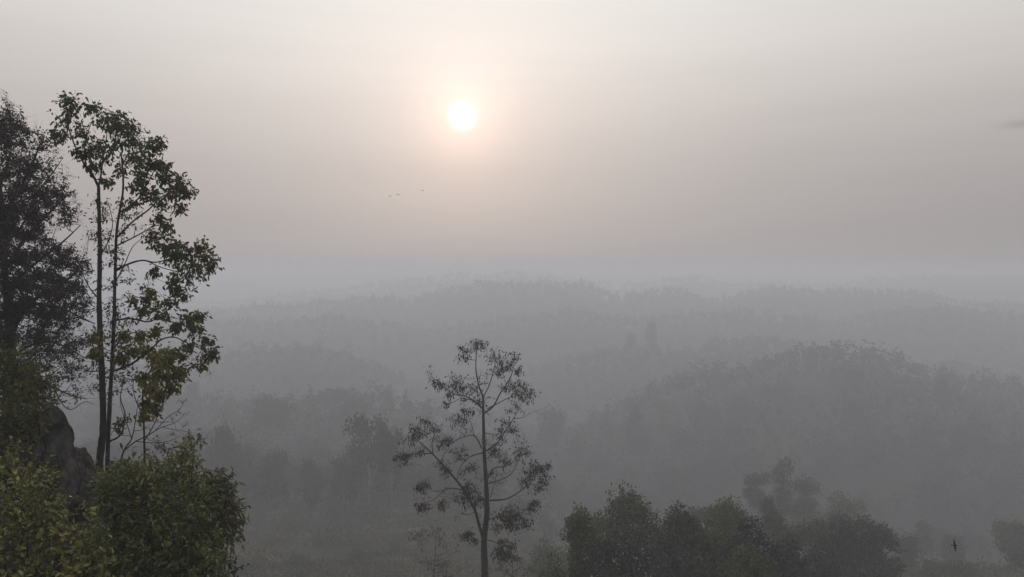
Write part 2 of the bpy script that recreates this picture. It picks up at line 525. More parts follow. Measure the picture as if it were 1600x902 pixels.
class Tree:
    """A tree with traced limbs in real depth; twigs and leaves grow out of the limbs."""

    def __init__(self, name, base, label, cat='tree', group=None, bark='bark_dark', twig='twig', thin=.62):
        self.root = empty(name, base, label, cat, group)
        self.bark, self.twigmat = M[bark], M[twig]
        self.nodes, self.nrad = [], []
        self.tw = MB()
        self.lf = {}
        self.thin = thin
        self.twq = []

    def limb(self, pts, r0, r1, part='branch', seg=7, jit=0.0, sub=5, wob=.08, power=1.0):
        line = smooth_line(pts, sub, jit)
        rad = r0 + (r1 - r0) * np.linspace(0, 1, len(line)) ** power
        self.nodes.extend(line); self.nrad.extend(rad)
        m_ = MB(); tube(m_, line, rad, seg, True, wob)
        return m_.build(part, self.bark, self.root)

    def pix_limb(self, pix, d0, d1, r0, r1, part='branch', **kw):
        """Limb along photo pixels whose distance runs from d0 to d1; radii in photo pixels."""
        n = len(pix)
        pts = [P(x, y, d0 + (d1 - d0) * (i / (n - 1)) ** .8) for i, (x, y) in enumerate(pix)]
        k = self.thin
        return self.limb(pts, r0 * k * d0 / F, r1 * k * d1 / F, part, **kw)

    def nearest(self, c):
        nd = np.array(self.nodes)
        d = nd - c
        s = np.linalg.norm(d, axis=1) + np.maximum(0, d[:, 2]) * .8
        k = int(np.argmin(s))
        return nd[k], self.nrad[k]

    def cluster(self, c, r, n_tw=7, n_lf=8, L=.14, mat='lf_tall', droop=.5, width=.42, tw_r=.006, ratio=.8, attach=True, bare=0.0, squash=.8):
        c = np.asarray(c, float)
        hub = c
        if attach:
            b, br = self.nearest(c)
            v = c - b; ln = np.linalg.norm(v)
            if ln > r * .35:
                mid = b + v * .5 + rng.normal(0, .07, 3) * ln + np.array((0, 0, -.08 * ln))
                line = smooth_line([b, mid, c], 5)
                tube(self.tw, line, np.linspace(min(br * .7, tw_r * 2.6 + .006 * ln), tw_r * 1.2, len(line)), 4)
                self.nodes.extend(line[3::2]); self.nrad.extend([tw_r * 1.6] * len(line[3::2]))
            hub0 = b + v * .55
        else:
            hub0 = c
        lf = self.lf.setdefault(mat, MB())
        k = rng.uniform(0, 1, (n_tw, 1))
        st = hub0 * (1 - k) + hub * k
        e = c + rand_unit(n_tw) * r * rng.uniform(.3, 1.0, (n_tw, 1)) ** .7 * np.array((1, 1, squash))
        mid = (st + e) * .5 + rng.normal(0, .14, (n_tw, 3)) * r + np.array((0, 0, .06 * r))
        self.twq.append((st, mid, e, np.full(n_tw, tw_r)))
        live = np.where(rng.uniform(0, 1, n_tw) >= bare)[0]
        n = int(rng.poisson(n_lf * len(live))) if len(live) else 0
        if n:
            w = rng.choice(live, n)
            t_ = (1 - rng.uniform(0, 1, n) ** 1.2 * .8)[:, None]
            pos = st[w] * (1 - t_) ** 2 + 2 * (mid[w] * 2 - (st[w] + e[w]) * .5) * t_ * (1 - t_) + e[w] * t_ ** 2
            dirv = unit(e[w] - st[w])
            ax = unit(rand_unit(n) * .85 + dirv * .35 + np.array((0, 0, -droop)))
            nor = unit(rand_unit(n) * .7 + np.array((0, 0, .6)) * (1 - min(droop, 1) * .6) + np.array((0, -.25, 0)))
            leaves(lf, pos + rng.normal(0, L * .45, (n, 3)), ax, nor, L * rng.uniform(.55, 1.25, n), width)

    def pix_cluster(self, x, y, rp, d, **kw):
        self.cluster(P(x, y, d), rp * d / F, **kw)

    def finish(self, crown='crown'):
        if self.twq:
            st, mid, e, rr = [np.concatenate(a) for a in zip(*self.twq)]
            tt = np.linspace(0, 1, 5)[None, :, None]
            ctl = mid * 2 - (st + e) * .5
            ln = st[:, None] * (1 - tt) ** 2 + 2 * ctl[:, None] * tt * (1 - tt) + e[:, None] * tt ** 2
            tan = unit(np.gradient(ln, axis=1))
            a = unit(np.cross(tan, np.array((.37, .61, .70)))); b = np.cross(tan, a)
            rad = rr[:, None] * np.linspace(1, .4, 5)[None, :]
            an = np.arange(3) * 2 * math.pi / 3
            v = ln[:, :, None, :] + rad[:, :, None, None] * (np.cos(an)[None, None, :, None] * a[:, :, None, :] + np.sin(an)[None, None, :, None] * b[:, :, None, :])
            i0 = np.arange(len(st))[:, None, None] * 15 + np.arange(4)[None, :, None] * 3
            k = np.arange(3)[None, None, :]; k2 = (k + 1) % 3
            self.tw.add(v.reshape(-1, 3), np.stack([i0 + k, i0 + k2, i0 + 3 + k2, i0 + 3 + k], -1).reshape(-1, 4))
        if self.tw.n:
            tag(self.tw.build('twigs', self.twigmat, self.root), kind='stuff')
        for k, m_ in self.lf.items():
            if m_.n: m_.build(crown, M[k], self.root)
        return self.root


def skel_depth(pix_limbs, x, y):
    """Distance of the traced limb that passes nearest to a pixel."""
    best = None
    for pix, d0, d1 in pix_limbs:
        n = len(pix)
        for i, (a, b) in enumerate(pix):
            s = (a - x) ** 2 + (b - y) ** 2
            if best is None or s < best[0]:
                best = (s, d0 + (d1 - d0) * (i / max(1, n - 1)) ** .8)
    return best[1]


# --- tall tree with two stems beside the boulder
D = 18.0
T = Tree('tall_tree', P(160, 768, D), 'tall tree with two stems and large dark leaves beside the grey boulder', bark='bark_dark', thin=.52)
LT = []


def tl(pix, d0, d1, r0, r1, part='branch', **kw):
    LT.append((pix, d0, d1)); T.pix_limb(pix, d0, d1, r0, r1, part, **kw)


tl([(157, 790), (155, 745), (156, 715), (161, 670), (160, 600), (157, 540), (155, 470), (156, 400), (155, 340), (154, 292)], D, D, 12.5, 4.3, 'trunk', seg=10, sub=6, wob=.10)
tl([(166, 790), (167, 745), (169, 690), (172, 620), (175, 570), (178, 500), (180, 430), (182, 365), (187, 330), (192, 300), (192, 268), (189, 240)], D + .2, D + .3, 7.0, 2.0, 'trunk', seg=10, sub=6, wob=.10)
tl([(154, 292), (146, 276), (135, 262), (122, 238), (114, 220), (106, 192), (111, 166)], D, D - .8, 4.0, 1.1)
tl([(154, 292), (158, 272), (161, 247), (166, 220), (168, 196)], D, D + .5, 3.0, .9)
tl([(135, 262), (132, 235), (138, 205), (148, 180)], D - .3, D - .9, 2.2, .8)
tl([(154, 328), (152, 318), (149, 313)], D, D - .1, 3.4, 2.2, seg=6)
tl([(190, 262), (200, 240), (208, 222), (220, 205)], D + .3, D + .9, 2.0, .8)
tl([(187, 332), (203, 322), (218, 308), (228, 290), (240, 268), (246, 240)], D + .3, D - .6, 2.8, .9)
tl([(182, 372), (208, 346), (232, 328), (252, 308), (275, 300), (290, 298)], D + .2, D + .9, 3.0, .9)
tl([(181, 385), (215, 368), (240, 354), (262, 352)], D + .2, D - .9, 2.4, .8)
tl([(180, 424), (200, 413), (222, 407), (242, 410), (265, 405), (292, 398), (318, 402)], D + .2, D - .4, 3.2, .9)
tl([(230, 408), (252, 418), (275, 424), (300, 430)], D + .1, D + .8, 1.8, .8)
tl([(178, 501), (205, 498), (232, 503), (250, 493), (270, 478), (288, 462)], D + .2, D + .8, 3.0, .9)
tl([(176, 580), (200, 572), (218, 560), (236, 546), (252, 531), (272, 527), (292, 536), (312, 545), (326, 555)], D + .2, D - .9, 3.6, .9)
tl([(252, 531), (240, 517), (262, 515), (290, 505), (308, 498)], D - .1, D + .4, 1.8, .8)
tl([(177, 545), (192, 528), (208, 520), (226, 518)], D + .2, D + .9, 2.4, .8)
tl([(157, 560), (147, 545), (143, 528), (150, 515)], D, D - .6, 2.4, .8)
tl([(171, 690), (186, 682), (193, 668), (195, 645), (188, 620), (196, 590)], D + .2, D - .7, 3.0, .9)
tl([(157, 470), (140, 450), (128, 425), (120, 400)], D, D + .8, 2.4, .8)
tl([(180, 440), (192, 420), (206, 388), (222, 372)], D + .2, D + .7, 2.0, .7)
tl([(156, 400), (168, 380), (176, 350), (170, 320)], D, D - .7, 2.0, .7)
CL = [(115, 168, 20), (100, 158, 10), (148, 172, 14), (104, 190, 16), (95, 214, 11), (88, 210, 7), (165, 188, 18), (186, 184, 17), (126, 208, 14), (150, 232, 17), (167, 248, 13), (140, 245, 11), (120, 236, 8),
      (194, 210, 25), (214, 222, 25), (236, 232, 20), (247, 222, 12), (205, 252, 22), (228, 258, 22), (180, 224, 14), (145, 262, 9), (250, 258, 14), (258, 282, 14), (222, 280, 14),
      (284, 286, 16), (272, 300, 17), (293, 302, 12), (252, 318, 10), (228, 306, 12), (283, 326, 9), (212, 290, 11), (240, 300, 12), (262, 266, 9), (178, 200, 16), (205, 200, 16),
      (240, 368, 15), (254, 384, 20), (274, 384, 18), (264, 356, 11), (290, 400, 22), (311, 384, 13), (324, 398, 15), (333, 414, 11), (284, 420, 22), (301, 434, 17), (270, 440, 10), (240, 424, 6), (312, 420, 14), (276, 402, 18),
      (242, 480, 13), (264, 474, 13), (284, 460, 13), (259, 494, 12), (290, 498, 16), (311, 494, 9), (304, 518, 15), (321, 534, 13), (326, 560, 13), (336, 550, 7), (229, 468, 7), (296, 540, 8), (312, 572, 7), (276, 512, 10),
      (272, 452, 8), (248, 340, 7), (205, 318, 7), (168, 285, 7), (190, 268, 8)]
for (x, y, r) in CL:
    d = skel_depth(LT, x, y) + rng.normal(0, .25)
    T.pix_cluster(x, y, r * 1.42, d, n_tw=int(8 + r * .8), n_lf=4.6, L=.116, mat=('lf_tall' if (y < 330 or rng.uniform() < .6) else 'lf_olive'), droop=.75, width=.5, tw_r=.0048)
for (x, y, r) in [(150, 530, 15), (148, 552, 9), (235, 455, 10), (222, 486, 9), (256, 556, 13), (282, 556, 9), (240, 520, 12), (266, 546, 11), (208, 470, 7), (205, 545, 20), (218, 528, 16), (188, 562, 12), (232, 548, 12), (198, 522, 9)]:
    T.pix_cluster(x, y, r, skel_depth(LT, x, y) + rng.normal(0, .25), n_tw=int(6 + r * .7), n_lf=6, L=.125, mat='lf_yellow', droop=.8, width=.48, tw_r=.0035)
# sparse small leaves and bare twigs between the stems
for k in range(105):
    y = rng.uniform(310, 640)
    x = 172 + rng.normal(0, 27)
    T.pix_cluster(x, y, rng.uniform(9, 17), skel_depth(LT, x, y) + rng.normal(0, .4), n_tw=7, n_lf=3.2, L=.085, mat=('lf_dark' if k % 3 else 'lf_tall'), droop=.5, tw_r=.0035, bare=.25)
for (x, y) in [(210, 190), (232, 440), (300, 560), (325, 490), (262, 540), (250, 460), (330, 585), (222, 330)]:
    T.pix_cluster(x, y, 14, skel_depth(LT, x, y), n_tw=5, n_lf=1, L=.10, mat='lf_tall', droop=.6, tw_r=.0035, bare=.7)
T.finish()

# --- dense dark tree at the picture's edge
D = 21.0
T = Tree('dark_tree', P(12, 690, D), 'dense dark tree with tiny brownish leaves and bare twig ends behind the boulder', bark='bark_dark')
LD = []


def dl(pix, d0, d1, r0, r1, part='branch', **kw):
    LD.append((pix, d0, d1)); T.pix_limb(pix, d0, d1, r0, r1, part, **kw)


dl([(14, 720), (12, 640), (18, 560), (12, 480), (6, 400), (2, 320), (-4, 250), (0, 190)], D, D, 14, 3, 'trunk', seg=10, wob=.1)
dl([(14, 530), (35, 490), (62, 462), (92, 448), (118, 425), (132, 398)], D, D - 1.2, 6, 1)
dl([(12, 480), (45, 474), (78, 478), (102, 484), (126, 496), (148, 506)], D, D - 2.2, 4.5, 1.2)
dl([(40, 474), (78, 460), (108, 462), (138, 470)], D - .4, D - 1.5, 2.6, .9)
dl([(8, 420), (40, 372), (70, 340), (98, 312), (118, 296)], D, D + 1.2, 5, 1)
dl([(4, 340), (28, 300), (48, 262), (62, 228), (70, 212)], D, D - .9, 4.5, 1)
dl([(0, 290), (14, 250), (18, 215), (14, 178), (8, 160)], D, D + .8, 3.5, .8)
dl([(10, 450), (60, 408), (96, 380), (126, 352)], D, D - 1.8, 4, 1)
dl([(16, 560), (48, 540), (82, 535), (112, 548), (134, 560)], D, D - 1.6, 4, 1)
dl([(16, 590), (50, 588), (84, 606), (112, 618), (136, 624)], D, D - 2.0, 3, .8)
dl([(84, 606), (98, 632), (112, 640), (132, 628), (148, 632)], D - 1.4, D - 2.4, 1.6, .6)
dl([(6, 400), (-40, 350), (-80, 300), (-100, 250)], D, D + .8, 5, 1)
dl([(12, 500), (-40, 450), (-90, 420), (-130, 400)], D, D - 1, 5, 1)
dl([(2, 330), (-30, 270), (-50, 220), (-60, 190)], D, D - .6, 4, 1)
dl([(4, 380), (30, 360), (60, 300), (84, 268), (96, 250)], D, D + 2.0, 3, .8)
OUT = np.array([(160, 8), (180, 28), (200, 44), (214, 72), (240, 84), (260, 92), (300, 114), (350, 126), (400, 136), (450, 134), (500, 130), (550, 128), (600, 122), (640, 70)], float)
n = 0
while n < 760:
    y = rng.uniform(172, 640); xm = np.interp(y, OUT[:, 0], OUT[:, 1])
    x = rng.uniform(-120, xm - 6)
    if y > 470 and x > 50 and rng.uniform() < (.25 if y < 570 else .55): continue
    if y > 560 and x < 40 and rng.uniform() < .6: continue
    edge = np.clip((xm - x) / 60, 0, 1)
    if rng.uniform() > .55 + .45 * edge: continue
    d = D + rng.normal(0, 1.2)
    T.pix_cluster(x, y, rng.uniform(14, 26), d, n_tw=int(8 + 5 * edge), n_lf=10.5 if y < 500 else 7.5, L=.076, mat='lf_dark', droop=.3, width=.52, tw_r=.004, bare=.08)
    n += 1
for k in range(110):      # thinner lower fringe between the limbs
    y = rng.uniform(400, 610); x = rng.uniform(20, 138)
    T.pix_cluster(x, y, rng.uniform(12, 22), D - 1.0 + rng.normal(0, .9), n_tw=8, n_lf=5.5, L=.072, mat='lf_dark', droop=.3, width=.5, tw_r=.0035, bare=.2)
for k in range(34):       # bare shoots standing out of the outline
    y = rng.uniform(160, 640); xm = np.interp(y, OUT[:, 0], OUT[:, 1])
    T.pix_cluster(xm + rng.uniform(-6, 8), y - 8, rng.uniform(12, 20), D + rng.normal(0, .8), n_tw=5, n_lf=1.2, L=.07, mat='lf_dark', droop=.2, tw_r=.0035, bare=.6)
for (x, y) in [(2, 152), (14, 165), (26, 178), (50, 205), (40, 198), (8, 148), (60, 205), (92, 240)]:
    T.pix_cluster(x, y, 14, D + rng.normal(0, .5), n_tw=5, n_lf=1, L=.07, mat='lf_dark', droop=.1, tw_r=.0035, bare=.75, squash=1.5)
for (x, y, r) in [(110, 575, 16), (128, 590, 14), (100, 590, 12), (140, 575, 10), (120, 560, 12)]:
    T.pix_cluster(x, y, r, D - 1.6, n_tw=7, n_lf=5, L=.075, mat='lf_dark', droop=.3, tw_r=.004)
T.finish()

# --- sapling with yellowing leaves in front of the tall tree
D = 16.5
T = Tree('yellowing_sapling', P(226, 760, D), 'slender sapling with yellowing leaves rising out of the round green bush', bark='bark_dark')
LS = []


def sl_(pix, d0, d1, r0, r1, part='branch', **kw):
    LS.append((pix, d0, d1)); T.pix_limb(pix, d0, d1, r0, r1, part, **kw)


sl_([(226, 780), (226, 719), (225, 670), (223, 620), (232, 585), (245, 560)], D, D, 3.2, 1.0, 'trunk', seg=7)
sl_([(225, 690), (240, 665), (250, 640), (262, 612)], D, D - .5, 1.5, .6)
sl_([(224, 650), (212, 625), (208, 600), (215, 575)], D, D + .5, 1.5, .6)
sl_([(223, 620), (244, 606), (262, 590), (282, 580)], D, D + .5, 1.5, .6)
for (x, y, r) in [(255, 588, 22), (236, 604, 18), (275, 584, 17), (229, 628, 15), (262, 566, 15), (244, 572, 16), (220, 590, 10), (270, 604, 14), (250, 616, 13), (286, 578, 9), (225, 650, 9), (240, 560, 10), (243, 640, 9)]:
    T.pix_cluster(x, y, r, D + rng.normal(0, .3), n_tw=int(6 + r * .8), n_lf=7, L=.115, mat='lf_yellow', droop=.9, width=.44, tw_r=.004)
T.finish()

# --- bare twiggy shrub
D = 15.6
T = Tree('bare_shrub', P(192, 745, D), 'bare shrub of thin curved twigs standing above the round green bush', 'shrub', bark='twig')
T.pix_limb([(190, 760), (189, 722), (196, 700), (206, 685), (212, 655), (215, 635)], D, D - .4, 2.6, .7, 'stem')
T.pix_limb([(194, 704), (212, 690), (232, 680), (252, 668), (275, 660), (290, 645)], D, D + .5, 1.8, .5, 'stem')
T.pix_limb([(214, 690), (235, 692), (262, 690), (280, 682)], D + .1, D - .4, 1.2, .4, 'stem')
T.pix_limb([(240, 676), (262, 652), (280, 640), (292, 622)], D + .2, D + .6, 1.0, .35, 'stem')
T.pix_limb([(206, 686), (198, 662), (190, 640), (187, 622)], D - .1, D - .5, 1.2, .4, 'stem')
T.pix_limb([(255, 668), (275, 672), (300, 676)], D + .3, D + .1, .9, .3, 'stem')
for (x, y, r) in [(280, 645, 16), (290, 664, 14), (268, 652, 16), (270, 676, 16), (250, 660, 14), (284, 628, 12), (246, 690, 14), (295, 680, 9), (232, 668, 10)]:
    T.pix_cluster(x, y, r, D + rng.normal(0, .3), n_tw=9, n_lf=1.5, L=.06, mat='lf_droop', droop=.4, tw_r=.0032, bare=.82)
for (x, y, r) in [(248, 700, 12), (262, 708, 10), (182, 672, 7), (196, 655, 6), (188, 662, 7)]:
    T.pix_cluster(x, y, r, D, n_tw=6, n_lf=4, L=.09, mat='lf_droop', droop=.6, tw_r=.0032)
T.finish()

# --- boulders


def rock(name, centre, planes, label, seed, amp=.05, res=(110, 70)):
    """Angular block: a solid cut by planes (normal, distance from centre), then weathered with ledges, cracks and pits."""
    c = np.array(centre, float)
    nu, nv = res
    th = (np.arange(nu) / nu) * 2 * math.pi; ph = np.linspace(.02, math.pi - .02, nv)
    TH, PH = np.meshgrid(th, ph)
    dirs = np.stack([np.sin(PH) * np.cos(TH), np.sin(PH) * np.sin(TH), np.cos(PH)], -1)
    acc = 0
    for nrm_, dist in planes:
        q = np.maximum(dirs @ unit(np.array(nrm_, float)), 1e-3) / dist
        acc = acc + q ** 16
    r = acc ** (-1 / 16)
    p = dirs * r[..., None]
    n1 = vnoise(p[..., 0] * 1.7 + p[..., 1] * 1.1 + seed, p[..., 2] * 1.5, seed)
    n2 = vnoise(p[..., 0] * 4.5 + p[..., 1] * 3.7, p[..., 2] * 2.2 + seed, seed + 2)
    n3 = vnoise(p[..., 0] * 13 + p[..., 1] * 11, p[..., 2] * 6, seed + 4)
    crack = np.exp(-(np.abs(vnoise(p[..., 0] * 2.6 + p[..., 1] * 2.0, p[..., 2] * .7, seed + 6)) / .07) ** 2)
    ledge = np.abs(((p[..., 2] * 1.4 + p[..., 0] * .35 + n1 * .5) % 1) - .5)
    p = p * (1 + amp * (n1 * 1.3 + n2 * .8 + n3 * .35) - amp * 1.4 * crack + amp * .9 * ledge)[..., None]
    v = np.vstack([(c + p).reshape(-1, 3), c + p[0].mean(0), c + p[-1].mean(0)])
    mb = MB()
    a = np.arange(nv - 1)[:, None] * nu; k = np.arange(nu)[None, :]; k2 = (k + 1) % nu
    e = (nv - 1) * nu; kk = np.arange(nu)
    mb.add(v, np.stack([a + k, a + nu + k, a + nu + k2, a + k2], -1).reshape(-1, 4),
           np.vstack([np.stack([kk, (kk + 1) % nu, np.full(nu, nu * nv)], -1), np.stack([e + (kk + 1) % nu, e + kk, np.full(nu, nu * nv + 1)], -1)]))
    return tag(mb.build(name, M['rock'], None, True, c), label, 'boulder')


rock('boulder', P(45, 770, 16.1), [((.95, -.25, .26), .83), ((1, -.1, .04), .93), ((-.2, -1, .22), .72), ((.45, -.9, .10), .80), ((-.35, .1, 1), 1.62), ((.25, -.35, 1), 1.66), ((-1, -.1, .3), 1.2), ((0, 1, .3), .9), ((0, 0, -1), 2.2)],
     'large weathered grey boulder with streaked face beneath the leafy ledge', 3, .055)
rock('boulder', P(124, 800, 15.6), [((.85, -.25, .42), .31), ((1, -.2, .03), .30), ((.1, -1, .15), .36), ((-.3, 0, 1), 1.16), ((-1, 0, 0), .25), ((0, 1, 0), .5), ((0, 0, -1), 1.6)],
     'smaller grey rock split off at the foot of the large boulder', 8, .06, (80, 60))

# fern sprig on the small rock
T = Tree('fern_sprig', P(132, 735, 15.3), 'little dark fern sprig growing on the crest of the smaller rock', 'fern', bark='twig')
T.pix_limb([(133, 742), (134, 728), (133, 715), (130, 708)], 15.3, 15.2, .8, .3, 'stem', seg=5)
T.pix_limb([(138, 752), (141, 735), (138, 722), (128, 700)], 15.4, 15.5, .5, .2, 'stem', seg=5)
lf = T.lf.setdefault('lf_dark', MB())
for k in range(9):
    s = k / 8
    p = P(134 - 3 * s, 730 - 20 * s, 15.25)
    for sd in (-1, 1):
        leaves(lf, [p], [np.array((sd, rng.normal(0, .3), -.35 + .3 * s))], [np.array((0, -.5, 1.))], .13 - .05 * s, .3)
T.finish('fronds')

# --- shrubs


def shrub(name, lobes, label, mat, n_leaf, L, group=None, droop=.2, width=.46, stems=7, foot=None, shell=.45, tone=None, frac=0.0, shoots=7):
    """Leafy shrub: lobes are (photo x, y, radius x, radius y, distance, depth radius m)."""
    C = [(P(x, y, d), np.array((rx * d / F, dr, ry * d / F))) for (x, y, rx, ry, d, dr) in lobes]
    base = np.array(foot) if foot is not None else np.array((np.mean([c[0][0] for c in C]), np.mean([c[0][1] for c in C]), min(c[0][2] - c[1][2] for c in C)))
    T = Tree(name, base, label, 'shrub', group, bark='twig')
    for k in range(stems):
        c, r = C[k % len(C)]
        e = c + rand_unit(1)[0] * r * .5
        b = base + np.array((rng.normal(0, .12), rng.normal(0, .12), 0))
        T.limb([b, (b * .55 + e * .45) + rng.normal(0, .12, 3), e], .028, .008, 'stem', seg=5)
    vol = np.array([c[1][0] * c[1][2] for c in C]); vol = vol / vol.sum()
    for (c, r), w in zip(C, vol):
        n = int(n_leaf * w)
        nsp = max(6, n // 7)
        o = rand_unit(nsp)
        bump = 1 + .30 * vnoise(o[:, 0] * 3.3 + c[0], o[:, 2] * 3.3 + o[:, 1] * 2, 4) + .16 * vnoise(o[:, 0] * 9 + c[2], o[:, 2] * 9 + o[:, 1] * 7, 14)
        hub = c + o * r * (rng.uniform(shell, 1.0, nsp) * bump)[:, None]
        ok_ = vnoise(hub[:, 0] * 5.5 + hub[:, 1] * 4, hub[:, 2] * 5.5 + hub[:, 1] * 3, 27) > rng.uniform(-.75, -.25, nsp)
        hub, o = hub[ok_], o[ok_]; nsp = len(hub)
        # each hub is a twig end carrying a rosette of leaves
        for h_, o_ in zip(hub[::6], o[::6]):
            tube(T.tw, smooth_line([c + (h_ - c) * .35, c + (h_ - c) * .7 + rng.normal(0, .03, 3), h_], 2), [.006, .005, .004, .003, .003], 3)
        m = 7
        pos = np.repeat(hub, m, 0) + rng.normal(0, L * .55, (nsp * m, 3))
        ax = unit(rand_unit(nsp * m) * .9 + np.repeat(o, m, 0) * .7 + np.array((0, -.1, .25 - droop)))
        nor = unit(rand_unit(nsp * m) * .55 + np.array((0, -.35, .8)))
        sel = rng.uniform(0, 1, nsp * m) < frac
        for mk, ss in ((mat, ~sel), (tone, sel)):
            if mk and ss.any():
                leaves(T.lf.setdefault(mk, MB()), pos[ss], ax[ss], nor[ss], L * rng.uniform(.4, 1.45, ss.sum()), width)
    for k in range(int(shoots * len(C))):
        c, r = C[k % len(C)]
        o = unit(rand_unit(1)[0] * np.array((1, .6, .8)) + np.array((0, -.1, .55)))
        st = c + o * r * .8; ln = rng.uniform(.18, .42)
        e = st + unit(o + np.array((0, 0, .5))) * ln
        line = smooth_line([st, (st + e) / 2 + rng.normal(0, .03, 3), e], 3)
        tube(T.tw, line, np.linspace(.006, .002, len(line)), 3)
        n = rng.integers(5, 11); t_ = rng.uniform(.1, 1, n)[:, None]
        leaves(T.lf.setdefault(tone if (tone and k % 2) else mat, MB()), st * (1 - t_) + e * t_, unit(rand_unit(n) * .8 + o * .5 + np.array((0, 0, .2 - droop))), unit(rand_unit(n) * .5 + np.array((0, -.3, .8))), L * rng.uniform(.6, 1.3, n), width)
    T.finish('foliage')
    return T


def foot_at(px, py, d):
    p = P(px, py, d); z = float(ground_z(p[0], p[1]))
    return (p[0], p[1], min(z, p[2]))


shrub('round_bush', [(225, 800, 82, 82, 15.0, 1.0), (195, 768, 52, 52, 15.0, .8), (262, 772, 62, 50, 15.2, .8), (240, 870, 100, 80, 14.8, 1.1), (300, 830, 48, 62, 15.0, .8), (175, 850, 50, 72, 14.7, .8), (285, 890, 62, 52, 14.6, .8), (210, 742, 34, 26, 15.2, .5), (325, 895, 36, 40, 14.6, .5)],
      'big round dark green bush at the foot of the two stemmed tree', 'lf_bush', 24000, .088, foot=foot_at(235, 960, 15.2), frac=.22, tone='lf_yellow', stems=9)
shrub('leafy_shoot', [(292, 712, 14, 18, 15.6, .25), (284, 738, 18, 20, 15.6, .3), (303, 700, 12, 10, 15.5, .2), (268, 742, 16, 14, 15.7, .2)],
      'bright yellow green shoot above the right shoulder of the round bush', 'lf_bush_y', 620, .12, droop=.75, width=.34, stems=4, foot=foot_at(275, 850, 15.7), shell=.2)
shrub('drooping_bush', [(318, 765, 34, 24, 16.0, .5), (340, 782, 26, 26, 16.0, .4), (352, 806, 22, 24, 16.1, .4), (330, 832, 30, 30, 16.0, .4), (362, 822, 14, 18, 16.1, .3), (300, 790, 30, 30, 16.1, .4), (345, 765, 14, 12, 16, .25)],
      'bush with long drooping olive brown leaves behind the round bush', 'lf_droop', 2900, .15, droop=1.0, width=.3, foot=foot_at(320, 960, 16.2), shell=.3, frac=.35, tone='lf_bush')
shrub('ledge_shrub', [(15, 580, 40, 44, 16.2, .8), (-40, 590, 50, 55, 16.2, .8), (50, 600, 28, 36, 16.2, .6), (20, 630, 44, 30, 15.6, .6), (68, 625, 14, 22, 16.2, .3)],
      'green and yellow leafy shrub growing on top of the large boulder', 'lf_moss', 5200, .095, foot=P(20, 650, 16.3), frac=.22, tone='lf_yellow', stems=8)
shrub('ledge_shrub', [(52, 665, 20, 22, 15.3, .3), (20, 672, 34, 26, 15.2, .35), (8, 705, 16, 16, 15.2, .25), (62, 652, 12, 10, 15.2, .2)],
      'dark leafy plant clinging to the upper face of the large boulder', 'lf_moss', 1100, .095, foot=P(30, 700, 15.6), stems=4)
shrub('yellow_green_shrub', [(40, 790, 52, 44, 11.0, .6), (95, 850, 58, 50, 10.8, .6), (30, 860, 70, 60, 10.5, .7), (130, 880, 36, 40, 10.6, .4), (70, 905, 80, 40, 10.2, .6)],
      'yellow green shrub with glossy rounded leaves below the two boulders', 'lf_bush_y', 6200, .074, foot=foot_at(70, 1010, 10.6), width=.52, stems=8, frac=.42, tone='lf_moss')
shrub('yellow_green_shrub', [(15, 745, 40, 34, 12.2, .5), (-30, 770, 50, 50, 12.2, .6), (52, 756, 28, 26, 12.0, .4), (8, 720, 24, 18, 12.4, .3), (80, 790, 20, 18, 12, .3)],
      'yellow green shrub covering the left foot of the large boulder', 'lf_bush_y', 3200, .076, foot=foot_at(10, 960, 12.3), width=.56, stems=6, frac=.35, tone='lf_moss')
shrub('weed_shoot', [(366, 890, 5, 10, 14.0, .08)], 'small dark weed shoot beside the round bush at the bottom', 'lf_dark', 40, .07, foot=foot_at(362, 960, 14.0), stems=2, droop=-.3, shoots=1)

# ------------------------------------------------------------------ the lone tree in the middle
D = 38.0


def Z(u, v):
    return (560 + u / 2.2444, 500 + v / 2.2444)


gb = P(757, 902, D); gb[2] = float(ground_z(gb[0], gb[1])) - .2
T = Tree('lone_tree', gb, 'lone tall tree with crooked limbs and sparse dark leaves rising from the valley', bark='bark_grey', thin=.62)
LC = []


def cl(uv, d0, d1, r0, r1, part='branch', **kw):
    pix = [Z(*p) for p in uv]
    LC.append((pix, d0, d1)); T.pix_limb(pix, d0, d1, r0, r1, part, **kw)


tr = [gb] + [P(*Z(*p), D) for p in [(444, 960), (443, 880), (441, 770), (450, 690), (451, 640), (447, 560), (441, 450), (438, 330), (437, 268)]]
T.limb(tr, 6.6 * D / F, 1.5 * D / F, 'trunk', seg=12, sub=7, wob=.09)
LC.append(([Z(*p) for p in [(443, 880), (441, 770), (450, 690), (451, 640), (447, 560), (441, 450), (438, 330), (437, 268)]], D, D))
cl([(437, 270), (422, 230), (412, 175), (414, 120), (418, 78)], D, D - .8, 2.4, .6)
cl([(437, 270), (455, 238), (468, 200), (478, 160), (490, 135)], D, D + 1.2, 1.7, .5)
cl([(444, 326), (474, 302), (496, 260), (528, 212), (543, 170), (548, 120)], D, D - 1.6, 2.4, .5)
cl([(452, 312), (495, 290), (535, 270), (585, 262), (620, 255)], D, D + 1.6, 1.5, .5)
cl([(437, 312), (405, 284), (372, 266), (340, 262), (305, 240), (278, 222), (246, 212)], D, D - 1.4, 2.2, .5)
cl([(400, 282), (362, 275), (330, 290), (305, 302)], D - .3, D + .8, 1.1, .4)
cl([(448, 460), (488, 430), (518, 386), (548, 340), (575, 288)], D, D + 1.8, 2.2, .5)
cl([(546, 346), (578, 342), (604, 326), (632, 318)], D + 1.2, D + 2.2, .9, .35)
cl([(432, 450), (418, 420), (402, 404), (372, 410), (340, 424), (318, 440)], D, D - 1.6, 1.9, .5)
cl([(408, 412), (398, 372), (382, 332), (364, 310)], D - .4, D + .6, 1.1, .4)
